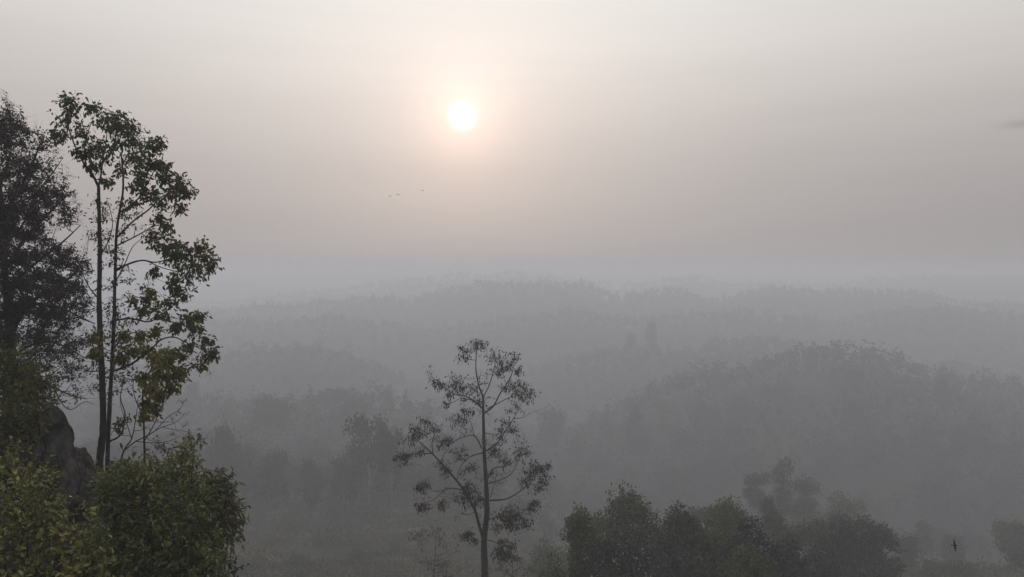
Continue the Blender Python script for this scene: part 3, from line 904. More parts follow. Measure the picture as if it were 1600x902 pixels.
cl([(435, 466), (392, 480), (364, 506), (346, 545)], D, D - 1.0, 1.7, .8)
cl([(440, 775), (424, 722), (406, 662), (368, 594), (312, 526), (258, 468), (216, 430), (186, 404)], D, D - 2.4, 4.2, .8, sub=6)
cl([(258, 468), (225, 470), (190, 472), (140, 480)], D - 1.7, D - 2.6, 1.4, .4)
cl([(292, 498), (300, 470), (318, 445), (302, 402)], D - 1.4, D - .6, 1.2, .4)
cl([(262, 470), (258, 430), (266, 398), (246, 350)], D - 1.7, D - 2.8, 1.3, .4)
cl([(345, 560), (362, 532), (392, 520), (418, 522)], D - 1.0, D - .2, 1.2, .4)
cl([(364, 596), (330, 590), (296, 598), (262, 600), (232, 580)], D - 1.0, D - 2.0, 1.4, .4)
cl([(300, 598), (268, 628), (236, 640), (206, 645)], D - 1.4, D - .8, 1.1, .4)
cl([(452, 560), (474, 522), (512, 514), (540, 500), (556, 478)], D, D - 1.4, 1.7, .5)
cl([(456, 574), (500, 560), (535, 540), (556, 505), (572, 460)], D, D + 1.4, 1.6, .5)
cl([(460, 634), (518, 628), (560, 606), (592, 580), (616, 560)], D, D - 1.2, 2.2, .6)
cl([(453, 486), (478, 448), (508, 420), (536, 380)], D, D + .8, 1.2, .4)
cl([(462, 625), (480, 562), (488, 500)], D, D + 1.2, 1.1, .4)
cl([(590, 582), (606, 606), (616, 630)], D - 1, D - 1.3, .6, .3)
cl([(455, 700), (490, 690), (530, 690), (560, 680)], D, D - 1.2, 1.6, .5)
cl([(446, 770), (480, 780), (505, 800)], D, D + 1.2, 1.4, .5)
cl([(440, 780), (410, 770), (388, 755)], D, D + .6, 1.1, .5)
CC = [(410, 95, 30, .7), (418, 80, 18, .8), (372, 112, 22, .8), (355, 98, 12, .6), (365, 135, 18, .6), (438, 100, 18, .6), (470, 128, 26, 1), (500, 150, 30, 1), (540, 135, 26, .9), (492, 190, 22, 1.2), (562, 178, 16, .8), (520, 165, 20, .9), (265, 220, 20, .9), (290, 228, 16, .9),
      (350, 215, 30, 1), (335, 240, 28, 1.1), (372, 235, 30, 1.1), (402, 246, 24, 1.1), (318, 262, 18, .8), (306, 300, 14, .7), (415, 282, 18, .9), (580, 240, 26, 1.2), (605, 262, 22, 1.1), (545, 232, 26, 1.1), (515, 240, 20, .9), (575, 275, 20, .8), (555, 260, 18, 1),
      (240, 360, 26, .8), (205, 380, 24, .9), (225, 400, 24, 1), (265, 385, 24, .7), (190, 420, 20, .8), (155, 474, 22, 1), (180, 482, 20, .9), (142, 484, 14, .8), (215, 462, 18, .8), (290, 430, 26, .7), (318, 422, 20, .8), (350, 472, 24, 1.1), (304, 530, 20, 1), (288, 505, 18, .8), (345, 356, 20, 1), (372, 345, 20, .7), (392, 322, 20, .5), (360, 318, 16, .5),
      (392, 608, 30, 1.6), (368, 625, 26, 1.4), (420, 630, 28, 1.5), (400, 650, 24, 1.2), (380, 585, 18, 1.1), (385, 748, 18, 1.4), (378, 765, 14, 1.2), (405, 775, 10, 1),
      (625, 520, 30, 1.4), (648, 535, 24, 1.2), (600, 545, 26, 1.3), (585, 570, 18, 1.1), (650, 565, 20, 1), (665, 510, 14, 1), (640, 590, 14, .6), (572, 450, 24, .7), (565, 480, 22, .7), (590, 470, 18, .5), (530, 370, 24, .6), (550, 385, 18, .6), (500, 410, 20, .6), (510, 360, 20, .5), (495, 480, 24, .9), (520, 500, 20, .9), (480, 455, 16, .7),
      (405, 512, 18, .7), (380, 525, 16, .6), (550, 300, 18, .5), (530, 320, 18, .4), (615, 650, 18, 1), (600, 660, 16, .9), (625, 640, 12, .8), (490, 390, 16, .5), (470, 540, 14, .5)]
for (u, v, r, q) in CC:
    x, y = Z(u, v)
    T.pix_cluster(x, y, r / 2.2444 * 1.85, skel_depth(LC, x, y) + rng.normal(0, .4), n_tw=int(13 + r * .5), n_lf=2.7 * q, L=.145, mat='lf_centre', droop=1.1, width=.36, tw_r=.006)
for (u, v, r, q, mk) in [(235, 575, 26, 1, 'lf_centre_pale'), (215, 590, 18, 1, 'lf_centre'), (218, 662, 22, 1.2, 'lf_centre'), (236, 650, 16, 1, 'lf_centre_pale'), (300, 650, 20, .9, 'lf_centre_pale'), (530, 672, 36, 1.5, 'lf_centre_pale'), (560, 690, 34, 1.5, 'lf_centre'), (520, 705, 30, 1.4, 'lf_centre'), (588, 715, 22, 1.2, 'lf_centre'), (545, 725, 24, 1.1, 'lf_centre'), (490, 725, 22, 1, 'lf_centre_pale'), (500, 690, 20, 1, 'lf_centre'),
                         (505, 800, 32, 1.7, 'lf_centre'), (485, 830, 24, 1.4, 'lf_centre'), (530, 820, 26, 1.5, 'lf_centre'), (510, 775, 22, 1, 'lf_centre_pale'), (540, 790, 18, 1, 'lf_centre'), (560, 840, 16, .9, 'lf_centre_pale')]:
    x, y = Z(u, v)
    T.pix_cluster(x, y, r / 2.2444 * 1.3, skel_depth(LC, x, y) + rng.normal(0, .4), n_tw=int(11 + r * .4), n_lf=3.6 * q, L=.155, mat=mk, droop=1.2, width=.38, tw_r=.006)
nd = np.array(T.nodes)
for k in rng.choice(len(nd), 80):
    c = nd[k]
    if c[2] < P(757, 860, D)[2] or c[2] > P(757, 560, D)[2]: continue
    T.cluster(c + rng.normal(0, .45, 3) + np.array((0, 0, .15)), .55, n_tw=7, n_lf=1.6, L=.14, mat='lf_centre', droop=1.0, width=.36, tw_r=.0055, bare=.45)
T.finish()


def thin_tree(name, label, px, top, d, width, mat, n_cl, q=1.0, bark='bark_grey', L=.2, cat='tree', bare=.2, limbs=9, low=.45, tr=.09):
    """Slight open tree of the hazy middle ground."""
    tp = P(px, top, d)
    b = np.array((tp[0] + rng.normal(0, .1), d, float(ground_z(tp[0], d)) - .1))
    h = tp[2] - b[2]; w = width * d / F
    T = Tree(name, b, label, cat, bark=bark, twig=('bark_pale' if bark == 'bark_pale' else 'twig'))
    T.limb([b, b + np.array((rng.normal(0, .15), rng.normal(0, .15), h * .4)), b * .3 + tp * .7 + rng.normal(0, .12, 3), tp], tr, .015, 'trunk', seg=7)
    for k in range(limbs):
        s = rng.uniform(low, .92); st = b * (1 - s) + tp * s
        a = k * 2.4 + rng.normal(0, .4)
        e = st + np.array((math.cos(a) * w * .5, math.sin(a) * w * .5, h * .12)) * rng.uniform(.6, 1) * (1.25 - s * .6)
        T.limb([st, (st + e) / 2 + np.array((0, 0, -.15)), e], tr * .4, .01, 'branch', seg=5, sub=4)
    for k in range(n_cl):
        s = rng.uniform(low + .05, 1.0); a = rng.uniform(0, 2 * math.pi)
        r = w * .5 * math.sqrt(rng.uniform(0.05, 1)) * (1.2 - .7 * abs(s - .6))
        T.cluster(b * (1 - s) + tp * s + np.array((math.cos(a) * r, math.sin(a) * r, 0)), w * .16, n_tw=6, n_lf=5 * q, L=L, mat=mat, droop=.7, tw_r=.008, bare=bare)
    return T.finish()


thin_tree('young_tree', 'faint young tree with thin stem left of the lone tree at the bottom', 680, 833, 62, 88, 'lf_centre_pale', 34, .9, L=.26, bare=.25)
thin_tree('young_tree', 'short brownish young tree just right of the lone tree foot', 800, 868, 50, 70, 'lf_centre_pale', 22, .8, L=.22, bare=.2, low=.6)
thin_tree('bare_tree', 'leafless grey tree sticking up behind the domed olive tree', 986, 757, 53, 52, 'lf_centre_pale', 20, .3, L=.16, bare=.85, low=.7)

# ------------------------------------------------------------------ the grove below the viewpoint


def lobes_points(lob, n, shell=.55):
    """Random points near the surface of ellipsoid lobes (cx, cy, cz, rx, ry, rz); returns points and outward directions."""
    lob = np.asarray(lob, float)
    w = lob[:, 3] * lob[:, 5]; w = w / w.sum()
    k = rng.choice(len(lob), n, p=w)
    o = rand_unit(n)
    o[:, 2] = np.where(o[:, 2] < -.35, -o[:, 2] * .6, o[:, 2])
    r = rng.uniform(shell, 1.0, n) ** .7
    bump = 1 + .16 * vnoise(o[:, 0] * 4 + lob[k, 0] * 3, o[:, 2] * 4 + o[:, 1] * 3, 6)
    return lob[k, :3] + o * lob[k, 3:] * (r * bump)[:, None], o


def crown_lobes(kind, h, w):
    """Lobes of a crown for a tree of height h and crown width w, foot at the origin."""
    L_ = []
    a = rng.uniform(0, 6.28)
    if kind == 'dome':
        L_.append((0, 0, h * .60, w * .27, w * .27, h * .26))
        for k in range(14):
            t_ = a + k * 2.4; q = rng.uniform(.20, .40) * w; z = h * rng.uniform(.42, .86)
            f = 1.0 - max(0, z / h - .58) * 1.5
            L_.append((math.cos(t_) * q * f, math.sin(t_) * q * f, z, w * rng.uniform(.10, .20), w * rng.uniform(.10, .20), h * rng.uniform(.07, .14)))
        L_.append((rng.normal(0, .08) * w, 0, h * .87, w * .15, w * .15, h * .11))
    elif kind == 'cone':
        for k in range(8):
            s = k / 7; z = h * (.35 + .6 * s); q = w * .42 * (1 - s * .82)
            L_.append((rng.normal(0, .05) * w, rng.normal(0, .05) * w, z, q, q, h * .10))
            if k < 6:
                L_.append((math.cos(a + k * 2) * q * .6, math.sin(a + k * 2) * q * .6, z - h * .03, q * .5, q * .5, h * .08))
    elif kind == 'umbrella':
        for k in range(11):
            t_ = a + k * 2.4; q = w * rng.uniform(.05, .42); z = h * rng.uniform(.70, .94) - q * .25
            L_.append((math.cos(t_) * q, math.sin(t_) * q, z, w * rng.uniform(.13, .22), w * rng.uniform(.13, .22), h * rng.uniform(.035, .07)))
        for k in range(4):
            t_ = a + k * 1.7; q = w * rng.uniform(.25, .45)
            L_.append((math.cos(t_) * q, math.sin(t_) * q, h * rng.uniform(.5, .62), w * .13, w * .13, h * .05))
    elif kind == 'column':
        for k in range(10):
            s = k / 9; z = h * (.3 + .64 * s); q = w * (.40 - .22 * abs(s - .45))
            t_ = a + k * 2.3
            L_.append((math.cos(t_) * w * .13, math.sin(t_) * w * .13, z, q * .75, q * .75, h * .10))
    elif kind == 'open':
        for k in range(14):
            t_ = a + k * 2.4; z = h * rng.uniform(.42, .95); q = w * .44 * math.sqrt(rng.uniform(.05, 1)) * (1.15 - .6 * max(0, z / h - .55))
            L_.append((math.cos(t_) * q, math.sin(t_) * q, z, w * rng.uniform(.08, .15), w * rng.uniform(.08, .15), h * rng.uniform(.04, .08)))
    else:   # low bush
        for k in range(9):
            t_ = a + k * 2.4; q = rng.uniform(.0, .32) * w
            L_.append((math.cos(t_) * q, math.sin(t_) * q, h * rng.uniform(.3, .72), w * rng.uniform(.15, .25), w * rng.uniform(.15, .25), h * rng.uniform(.16, .26)))
    return L_


def crown_mb(lob, n, L, width=.6, droop=.15, shell=.5, clump=1):
    pos, o = lobes_points(lob, n, shell)
    if clump > 1:
        pos = np.repeat(pos, clump, 0) + rng.normal(0, L * .8, (n * clump, 3)); o = np.repeat(o, clump, 0)
    m = len(pos)
    ax = unit(rand_unit(m) * .9 + o * .6 + np.array((0, 0, -droop)))
    nor = unit(rand_unit(m) * .6 + o * .5 + np.array((0, 0, .45)))
    mb = MB(); leaves(mb, pos, ax, nor, L * rng.uniform(.5, 1.3, m), width)
    return mb


def trunk_mb(lob, h, r, lean=.02, seg=7, limbs=6):
    mb = MB()
    top = h * .8
    line = smooth_line([(0, 0, -.6), (rng.normal(0, lean) * h, rng.normal(0, lean) * h, top * .45), (rng.normal(0, lean) * h, rng.normal(0, lean) * h, top)], 5)
    tube(mb, line, np.linspace(r, r * .3, len(line)), seg, True, .06)
    lb = list(lob); random.shuffle(lb)
    for q in lb[:limbs]:
        e = np.array(q[:3]); s = line[min(len(line) - 2, max(2, int(len(line) * .85 * e[2] / h - 2)))]
        tube(mb, smooth_line([s, (s + e) / 2 + np.array((0, 0, -.05 * h)), e], 4), np.linspace(r * .42, r * .12, 9), 5)
    return mb


def grove_tree(name, label, px, top, d, width, kind, mat, n=2600, L=.24, tone=None, frac=0.0, r=.16, width_l=.5, extra=None, bark='bark_dark', shell=.5):
    tp = P(px, top, d)
    b = np.array((tp[0], d, float(ground_z(tp[0], d))))
    h = tp[2] - b[2]; w = width * 1.28 * d / F
    root = empty(name, b, label, 'tree', 'trees of the grove below the viewpoint')
    lob = crown_lobes(kind, h / .97, w)
    t_ = trunk_mb(lob, h, r)
    o = bpy.data.objects.new('trunk', t_.mesh('trunk', M[bark])); link(o, root)
    k1 = int(n * (1 - frac))
    o = bpy.data.objects.new('crown', crown_mb(lob, k1, L, width_l, clump=4, shell=shell).mesh('crown', M[mat])); link(o, root)
    if tone:
        o = bpy.data.objects.new(extra or 'crown', crown_mb(lob, n - k1, L * (.7 if extra else 1), width_l, clump=3, shell=.8).mesh('crown', M[tone])); link(o, root)
    return root


G = grove_tree
G('grove_tree', 'upright dark green tree at the left end of the grove', 907, 797, 44, 50, 'dome', 'lf_grove', 2600)
G('grove_tree', 'broad domed olive green tree, the highest in the front of the grove', 968, 776, 50, 135, 'dome', 'lf_grove_olive', 3400, tone='lf_grove_dark', frac=.45)
G('grove_tree', 'low dark green tree at the bottom left corner of the grove', 880, 862, 41, 74, 'bush', 'lf_grove', 2200)
G('grove_tree', 'dark tree between the domed olive tree and the plum dark dome', 1060, 792, 48, 92, 'dome', 'lf_grove_dark', 3600, tone='lf_grove', frac=.25)
G('blossom_tree', 'tree speckled with white blossom in front of the domed olive tree', 985, 828, 42, 150, 'dome', 'lf_grove_dark', 3200, L=.2, tone='lf_white', frac=.10, extra='blossom')
G('grove_tree', 'pale olive tree rising behind the plum dark dome', 1128, 783, 57, 104, 'dome', 'lf_grove_olive', 2800)
G('grove_tree', 'smooth plum dark domed tree near the middle of the grove', 1178, 812, 46, 112, 'dome', 'lf_grove_plum', 3600, L=.2, shell=.7)
G('grove_tree', 'lighter green tree below the plum dark dome at the bottom', 1168, 856, 42, 96, 'dome', 'lf_grove_olive', 2200, tone='lf_grove', frac=.5)
G('grove_tree', 'hazy green tree with ragged top right of the plum dark dome', 1252, 812, 74, 84, 'open', 'lf_grove', 2600, L=.28)
G('grove_tree', 'hazy spreading green tree with uneven top in the right half of the grove', 1300, 808, 74, 90, 'dome', 'lf_grove_dark', 3000, L=.28)
G('grove_tree', 'rightmost dark tree of the grove with rounded shoulder', 1352, 810, 72, 84, 'dome', 'lf_grove_dark', 3200, L=.28, tone='lf_grove', frac=.3)
G('grove_tree', 'low green tree below the spreading tree at the bottom of the grove', 1275, 858, 54, 104, 'bush', 'lf_grove_dark', 2800)
G('grove_tree', 'low dark tree closing the bottom edge between blossom and plum trees', 1085, 858, 42, 110, 'bush', 'lf_grove_dark', 2600)
G('grove_tree', 'low tree at the bottom right end of the grove', 1362, 862, 62, 80, 'bush', 'lf_grove_dark', 2400)
G('grove_tree', 'small dark green tree between the blossom tree and the pale olive tree', 1022, 838, 45, 76, 'dome', 'lf_grove_dark', 2400)
G('grove_tree', 'green tree filling the gap right below the pale olive tree', 1122, 832, 47, 74, 'dome', 'lf_grove', 2400)
G('grove_tree', 'dark green tree between the plum dark dome and the spreading tree', 1232, 838, 50, 80, 'dome', 'lf_grove_dark', 2400)
G('hazy_tree', 'tall pale hazy tree standing highest behind the grove', 1222, 727, 138, 40, 'column', 'lf_grove', 1500, L=.4, r=.2)
G('hazy_tree', 'pale hazy tree left of the tallest one behind the grove', 1186, 738, 142, 32, 'open', 'lf_grove', 1300, L=.4, r=.2)
G('hazy_tree', 'pale hazy tree right of the tallest one behind the grove', 1258, 745, 138, 44, 'dome', 'lf_grove', 1500, L=.4, r=.2)
G('hazy_tree', 'wide flat pale tree at the right behind the grove', 1315, 768, 130, 72, 'dome', 'lf_grove', 1700, L=.4, r=.2)
G('hazy_tree', 'small grey tree in the gap above the plum dark dome', 1204, 788, 95, 32, 'column', 'lf_grove_dark', 1200, L=.3, r=.12)
G('hazy_tree', 'faint feathery tree above the pale olive tree', 1100, 778, 82, 40, 'open', 'lf_grove_olive', 1100, L=.3, r=.12)
G('hazy_tree', 'faint broad tree at the lower right beyond the grove', 1590, 806, 118, 84, 'bush', 'lf_grove', 1600, L=.36, r=.18)
G('hazy_tree', 'faint low tree right of the grove beneath the flying bird', 1470, 872, 100, 80, 'bush', 'lf_grove', 1600, L=.34, r=.15)
G('hazy_tree', 'faint low tree left of the grove beside the lone tree', 858, 846, 84, 60, 'bush', 'lf_grove', 1300, L=.34, r=.12)

# ------------------------------------------------------------------ the forest on the hills
KINDS = ['dome', 'umbrella', 'column', 'open', 'dome', 'cone']
VAR = []
for k, kd in enumerate(KINDS * 2):
    h = 12.0; w = {'dome': 10.5, 'umbrella': 12.0, 'column': 6.0, 'open': 9.5, 'cone': 7.5}[kd] * rng.uniform(.9, 1.1)
    lob = crown_lobes(kd, h, w)
    VAR.append((kd, w, trunk_mb(lob, h, .22).mesh('trunk', M['bark_grey']), crown_mb(lob, 700 if kd != 'open' else 480, .62, .62, clump=4).mesh('crown', M['lf_forest']), lob))
PALE_TRUNK = VAR[3][2].copy(); PALE_TRUNK.materials[0] = M['bark_pale']


def forest_tree(name, x, y, z, v, sx, sz, rot, label, group, pale=False):
    kd, w, tm, cm, lob = VAR[v]
    r_ = empty(name, (x, y, z), label, 'tree', group)
    if kd == 'dome':          # crowns that reach far down
        r_.location.z -= .27 * 12 * sz; sz *= 1.27
    r_.scale = (sx, sx, sz); r_.rotation_euler = (0, 0, rot)
    for nm, me in (('trunk', PALE_TRUNK if pale else tm), ('crown', cm)):
        link(bpy.data.objects.new(nm, me), r_)
    return r_


TAKEN = []


def emergent(label, px, top, h, width, v, pale=False, dmin=150):
    """A tree of height h whose top shows at a photo pixel: it stands where the ground lies that far below the sight line."""
    ds = np.arange(dmin, 1500, 2.0)
    p0 = P(px, top, 1.0)
    gz = ground_z(p0[0] * ds, ds)
    hit = np.where(p0[2] * ds - gz <= h)[0]
    d = float(ds[hit[0]]) if len(hit) else 600.0
    x, z = p0[0] * d, float(ground_z(p0[0] * d, d))
    hh = p0[2] * d - z
    forest_tree('emergent_tree', x, d, z, v, width * d / F / VAR[v][1], hh / 12.0, rng.uniform(0, 6.28), label, 'single trees that stand out in the haze', pale)
    TAKEN.append((x, d))


emergent('hazy flat topped tree with layered crown standing above the left treeline', 424, 612, 23, 66, 1)
emergent('hazy broad open tree with pale trunk left of the lone tree', 575, 638, 23, 72, 3, True)
emergent('second hazy open tree with pale trunk, just right of the broad one', 612, 662, 20, 40, 3, True)
emergent('dark hazy round tree right of the tall two stemmed tree', 347, 664, 20, 62, 0, dmin=165)
emergent('dark hazy round tree under the flat topped tree', 428, 705, 19, 60, 4, dmin=165)
emergent('dark hazy narrow domed tree left of the lone tree', 486, 718, 18, 40, 4, dmin=165)
emergent('dark hazy dome tree between the narrow domed tree and the lone tree', 540, 716, 18, 50, 0, dmin=165)
emergent('faint round tree in the valley just right of the lone tree', 862, 636, 22, 56, 0)
emergent('faint pointed tree in the valley between lone tree and right hill', 994, 640, 22, 44, 5)
emergent('faint slim tree beside the lone tree top in the pale valley', 630, 520, 17, 20, 2)
emergent('faint slim tree left of the mid ridge notch', 668, 535, 14, 16, 3)
emergent('tall tree poking above the middle spur', 1018, 507, 20, 20, 2)
emergent('tall tree left of the one poking above the middle spur', 985, 520, 15, 22, 0)
emergent('umbrella tree on the crest behind the right hill', 1228, 502, 15, 20, 1)
emergent('second umbrella tree on the crest behind the right hill', 1262, 505, 15, 22, 1)
emergent('widest crown on the very top of the right hill', 1316, 521, 11, 48, 0)
emergent('rounded crown right of the top of the right hill', 1392, 534, 11, 40, 4)
emergent('rounded crown halfway down the right hill crest', 1425, 541, 11, 26, 2)
emergent('wide crown low on the right hill crest', 1490, 563, 11, 44, 0)
emergent('crown where the right hill crest meets the picture edge', 1542, 571, 11, 44, 4)
emergent('crown on the left shoulder of the right hill', 1118, 556, 11, 46, 0)
emergent('crown low on the left slope of the right hill', 1062, 572, 11, 34, 4)

cand = []


def scatter(d0, d1, s):
    ys = np.arange(d0, d1, s)
    for y in ys:
        xs = np.arange(-.86 * y, .86 * y, s)
        cand.append(np.stack([xs + rng.uniform(-.45, .45, len(xs)) * s, np.full(len(xs), y) + rng.uniform(-.45, .45, len(xs)) * s], -1))


scatter(105, 360, 6.4)
scatter(360, 520, 7.0)
scatter(520, 840, 8.0)
scatter(840, 1110, 9.0)
scatter(1110, 1330, 10.5)
C = np.concatenate(cand)
px = 800 + F * C[:, 0] / C[:, 1]
dd = C[:, 1]
keep = ~((dd < 178 + 14 * vnoise(C[:, 0] / 15, C[:, 0] * 0, 5)) & (px > 200) & (px < 1000)) & ~((dd < 165) & (px > 780) & (rng.uniform(0, 1, len(C)) < .85)) & ~((dd < 215) & (px > 780) & (rng.uniform(0, 1, len(C)) < .45)) & ~((dd < 245) & (px > 780) & (rng.uniform(0, 1, len(C)) < .4))
keep &= vnoise(C[:, 0] / 30, C[:, 1] / 30, 21) > -.72
for (ex, ey) in TAKEN:
    keep &= np.hypot(C[:, 0] - ex, C[:, 1] - ey) > 5.5
C = C[keep]
cz = ground_z(C[:, 0], C[:, 1])
ht = rng.normal(8.6, 2.0, len(C)).clip(4.5, 15)
ht = np.where((C[:, 1] < 215) & (px[keep] > 780), ht * .8, ht)
ht = np.where(C[:, 1] > 720, ht * .9, ht)
top = cz + ht
S = np.linspace(.25, .97, 44)
vis = np.ones(len(C), bool); deep = np.zeros(len(C))
for s in S:
    gz = ground_z(C[:, 0] * s, C[:, 1] * s, False) + np.where(C[:, 1] * s > 150, 7.0, 0)
    gap = gz - top * s
    deep = np.maximum(deep, gap)
keep = deep < 5.0
C, cz, ht, deep = C[keep], cz[keep], ht[keep], deep[keep]
px = 800 + F * C[:, 0] / C[:, 1]
inview = (px > -20) & (px < 1620) & (deep < 1.0)
size = ht / C[:, 1] * inview
order = np.argsort(-size)
single = order[:272]
single = single[size[single] > 0]
for k in single:
    x, y = C[k]
    p_ = px[k]
    v = int(rng.choice([0, 1, 2, 3, 4, 6, 7, 8, 9, 10, 5], p=[.17, .07, .07, .06, .17, .16, .05, .07, .05, .09, .04]))
    shape = {'dome': 'domed', 'umbrella': 'flat topped', 'column': 'narrow', 'open': 'loose crowned', 'cone': 'pointed'}[VAR[v][0]]
    row = 'low on' if y < (225 if p_ < 790 else 275) else ('halfway up' if y < (270 if p_ < 790 else 318) else 'high on')
    zone = [z_ for lim, z_ in ((330, 'the near treeline behind the two stemmed tree'), (480, 'the near treeline by the dark round trees'), (600, 'the near treeline below the pale trunks'),
                               (700, 'the slope behind the left limbs of the lone tree'), (790, 'the slope behind the trunk of the lone tree'), (960, 'the slope of the hollow right of the lone tree'), (1130, 'the left shoulder of the right hill'),
                               (1280, 'the right hill left of its top'), (1420, 'the right hill under its top'), (9999, 'the right hill towards the picture edge')) if p_ < lim][0]
    lab = 'hazy %s tree %s %s' % (shape, row, zone)
    grp = 'trees on ' + zone if 'hill' in zone else 'trees of ' + zone
    s = ht[k] / 12.0
    forest_tree('forest_tree', x, y, cz[k], v, s * rng.uniform(.85, 1.2), s, rng.uniform(0, 6.28), lab, grp)
rest = np.ones(len(C), bool); rest[single] = False
RC, RZ, RH = C[rest], cz[rest], ht[rest]
mbf = MB()
for lo, hi, n, L in ((0, 420, 90, 1.0), (420, 520, 80, 1.25), (520, 700, 40, 1.9), (700, 1700, 28, 2.5)):
    sel = np.where((RC[:, 1] >= lo) & (RC[:, 1] < hi))[0]
    for v in range(len(VAR)):
        ss = sel[v::len(VAR)]
        if not len(ss): continue
        pos, o = lobes_points(VAR[v][4], n * len(ss), .6)
        tid = np.repeat(np.arange(len(ss)), n)
        sc = (RH[ss] / 12.0)[tid]
        a = rng.uniform(0, 6.28, len(ss))[tid]; wx = rng.uniform(.85, 1.2, len(ss))[tid]
        q = np.stack([(pos[:, 0] * np.cos(a) - pos[:, 1] * np.sin(a)) * sc * wx, (pos[:, 0] * np.sin(a) + pos[:, 1] * np.cos(a)) * sc * wx, pos[:, 2] * sc * 1.3], -1)
        q += np.stack([RC[ss, 0], RC[ss, 1], RZ[ss] - .3 * RH[ss]], -1)[tid]
        m_ = len(q)
        leaves(mbf, q, unit(rand_unit(m_) + o * .4), unit(rand_unit(m_) * .6 + o * .5 + np.array((0, 0, .4))), L * rng.uniform(.6, 1.3, m_), .75)
tag(mbf.build('forest', M['lf_forest']), 'far hazy forest covering the hills and ridges', 'forest', kind='stuff')

# ------------------------------------------------------------------ brush on the near slope
N_ = 46000
y = 42 + (215 - 42) * rng.uniform(0, 1, N_) ** .75
x = rng.uniform(-.85, .85, N_) * y
pxx = 800 + F * x / y
ok = (np.hypot(x + 13, y - 14) > 14) & (vnoise(x / 9, y / 9, 31) + vnoise(x / 3, y / 3, 32) * .5 + rng.uniform(-.3, .3, N_) > -.25)
x, y = x[ok], y[ok]; n_ = len(x)
z = ground_z(x, y)
hgt = (.4 + 2.0 * np.clip(vnoise(x / 6, y / 6, 33) + vnoise(x / 2.7, y / 2.7, 37) * .6, 0, 1.4)) * rng.uniform(.4, 1.3, n_)
mbu = MB()
for k in range(5):
    pos = np.stack([x + rng.normal(0, .3, n_), y + rng.normal(0, .3, n_), z + hgt * rng.uniform(0, .75, n_)], -1)
    leaves(mbu, pos, unit(rand_unit(n_) * .8 + np.array((0, 0, .7))), unit(rand_unit(n_) + np.array((0, -.3, .5))), rng.uniform(.35, .85, n_), .34)
tag(mbu.build('undergrowth', M['lf_brush']), 'low hazy brush covering the slope below the viewpoint', 'undergrowth', kind='stuff')
SLAB = ['hazy shrub on the open slope just right of the drooping bush, upper', 'hazy shrub on the open slope under the dark hazy round tree', 'hazy shrub at the upper edge of the open slope under the narrow domed tree',
        'hazy shrub high on the open slope under the pale trunks', 'hazy shrub high on the open slope nearest the lone tree', 'hazy shrub in mid slope right of the drooping bush', 'hazy shrub in the middle of the open slope',
        'hazy shrub low on the open slope, below its middle', 'hazy shrub low on the open slope left of the faint young tree', 'hazy shrub at the bottom edge in the centre of the open slope',
        'hazy shrub on the slope close left of the lone tree trunk', 'small hazy shrub above the middle of the open slope', 'hazy shrub at the bottom edge just right of the round bush',
        'hazy shrub right of the lone tree above the upright grove tree', 'hazy shrub in the hollow above the domed olive tree']
for k, (px_, py_, d, w) in enumerate([(400, 790, 112, 40), (455, 812, 104, 46), (520, 775, 118, 50), (585, 800, 108, 44), (640, 780, 116, 50), (430, 850, 92, 50), (500, 845, 95, 44), (560, 870, 86, 56), (620, 850, 92, 50), (470, 885, 82, 60), (690, 800, 108, 40), (530, 815, 103, 36), (395, 885, 82, 50), (880, 800, 110, 44), (940, 760, 125, 50)]):
    ds = np.arange(70, 400, 1.0); p0 = P(px_, py_, 1.0); d = float(ds[np.argmax(p0[2] * ds - ground_z(p0[0] * ds, ds) < 1.5)])
    p = P(px_, py_, d); z = float(ground_z(p[0], d)); w_ = w * d / F
    root = empty('hazy_shrub', (p[0], d, z), SLAB[k], 'shrub', 'low shrubs on the open slope')
    lob = crown_lobes('bush', w_ * .62, w_)
    link(bpy.data.objects.new('foliage', crown_mb(lob, 240, .32, .45, clump=4).mesh('foliage', M['lf_brush' if k % 3 else 'lf_grove'])), root)
    st = MB()
    for q in lob[:4]:
        tube(st, smooth_line([(0, 0, -.2), np.array(q[:3]) * .6, q[:3]], 3), .03, 4)
    link(bpy.data.objects.new('stem', st.mesh('stem', M['twig'])), root)

# ------------------------------------------------------------------ birds


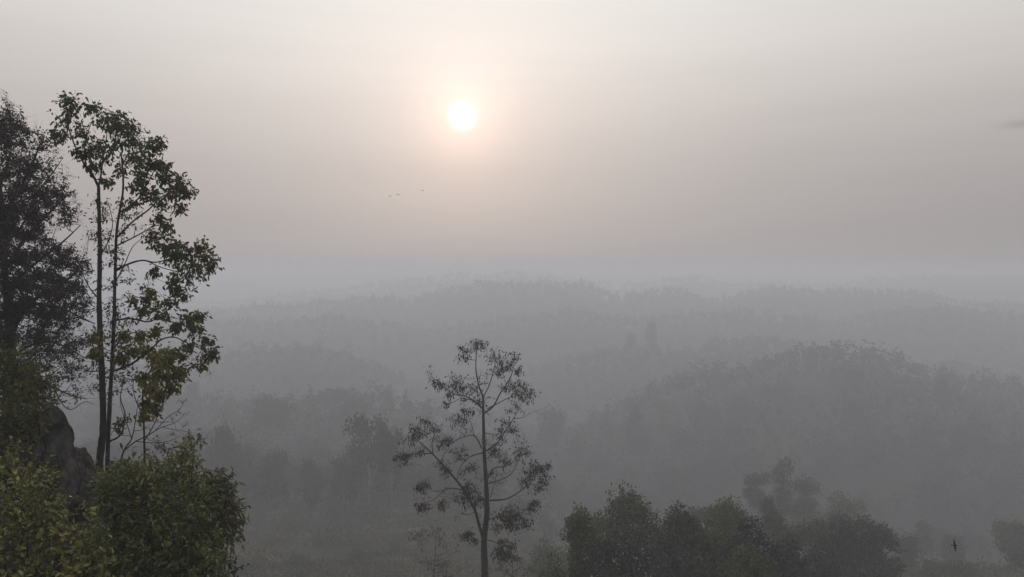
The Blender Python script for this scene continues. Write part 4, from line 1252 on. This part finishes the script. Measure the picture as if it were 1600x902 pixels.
def bird(name, label, loc, fwd, wing, span, mat, group=None, fold=1.0, flap=.0):
    """A bird in flight: fwd = flight direction, wing = direction of the upper wing."""
    f = unit(np.array(fwd, float)); w = unit(np.array(wing, float) - f * np.dot(wing, f)); u = np.cross(w, f)
    B = lambda a, b, c: f * a * span + w * b * span + u * c * span
    mb = MB()
    ax = [(-.30, .004), (-.24, .012), (-.14, .035), (-.02, .058), (.10, .062), (.18, .046), (.235, .036), (.275, .034), (.305, .020), (.335, .004)]
    tube(mb, [B(a, 0, 0) for a, r in ax], [r * span for a, r in ax], 10)
    # tail fan, slightly forked
    for s in (-1, 1):
        v = [B(-.20, 0, .006), B(-.20, s * .018, .006), B(-.37, s * .055, .004), B(-.34, s * .012, .004)]
        v += [p_ - u * span * .012 for p_ in v]
        mb.add(v, [(0, 1, 2, 3), (7, 6, 5, 4), (0, 4, 5, 1), (1, 5, 6, 2), (2, 6, 7, 3), (3, 7, 4, 0)])
        prof = [(.00, .15, -.10), (.12, .16, -.105), (.24, .135, -.09), (.34, .09, -.075), (.44, .02, -.075), (.5, -.05, -.085)]
        vt = []
        for b_, le, te in prof:
            zz = flap * b_ * b_ * 4
            th = .016 * (1 - b_ * 1.6) + .004
            vt += [B(le, s * b_ * fold, zz), B((le + te) / 2, s * b_ * fold, zz + th), B(te, s * b_ * fold, zz), B((le + te) / 2, s * b_ * fold, zz - th * .6)]
        q = []
        for i in range(len(prof) - 1):
            for k in range(4):
                q.append((i * 4 + k, i * 4 + (k + 1) % 4, i * 4 + 4 + (k + 1) % 4, i * 4 + 4 + k))
        e = (len(prof) - 1) * 4
        q += [(0, 1, 2, 3), (e, e + 1, e + 2, e + 3)]
        mb.add(vt, q)
    o = mb.build(name, M[mat], None, True, (0, 0, 0))
    o.location = Vector(loc)
    rm = o.modifiers.new('body', 'REMESH'); rm.mode = 'VOXEL'; rm.voxel_size = span * .011; rm.use_smooth_shade = True
    return tag(o, label, 'bird', group)


bird('bird', 'black bird banking steeply over the valley right of the grove', P(1491.5, 852.5, 26), (1, .25, -.12), (.02, .35, 1.0), .45, 'feather', flap=-.05)
FAR = 'tiny birds flying below the sun'
bird('bird', 'tiny far bird, leftmost of the three below the sun', P(609, 306.5, 50), (.5, .9, .2), (-.9, .5, .1), .34, 'feather', FAR, flap=.16)
bird('bird', 'tiny far bird, middle of the three below the sun', P(622.5, 304.5, 50), (.3, .9, .25), (-.95, .3, .1), .37, 'feather', FAR, flap=-.14)
bird('bird', 'tiny far bird, rightmost and highest of the three below the sun', P(660, 297.5, 50), (.4, .9, .25), (-.9, .4, .1), .34, 'feather', FAR, flap=.1)


def perched(name, label, px, py, d, h, mat):
    """Small songbird sitting upright, head turned to the left."""
    c = P(px, py, d)
    S_ = lambda a, b, k=0.0: c + np.array((a * h, k * h, b * h))
    mb = MB()
    tube(mb, [S_(.20, -.62), S_(.17, -.48), S_(.12, -.34), S_(.05, -.12), S_(.0, .08), S_(-.05, .24), S_(-.09, .34), S_(-.12, .42), S_(-.13, .47)], np.array([.03, .05, .10, .19, .21, .16, .125, .10, .03]) * h, 10)
    tube(mb, [S_(-.17, .385), S_(-.24, .39), S_(-.31, .375)], np.array([.05, .032, .006]) * h, 6)
    tube(mb, [S_(.16, -.42), S_(.24, -.66), S_(.31, -.86)], np.array([.06, .055, .045]) * h, 6)
    for k in (-.06, .06):
        tube(mb, [S_(.02, -.2, k), S_(.0, -.38, k), S_(-.03, -.50, k)], np.array([.03, .018, .018]) * h, 5)
    o = mb.build(name, M[mat], None, True, c)
    rm = o.modifiers.new('body', 'REMESH'); rm.mode = 'VOXEL'; rm.voxel_size = h * .025; rm.use_smooth_shade = True
    return tag(o, label, 'bird')


perched('perched_bird', 'small brown bird perched on a bare twig beside the two stemmed tree', 189.5, 697, 15.55, .125, 'feather_brown')
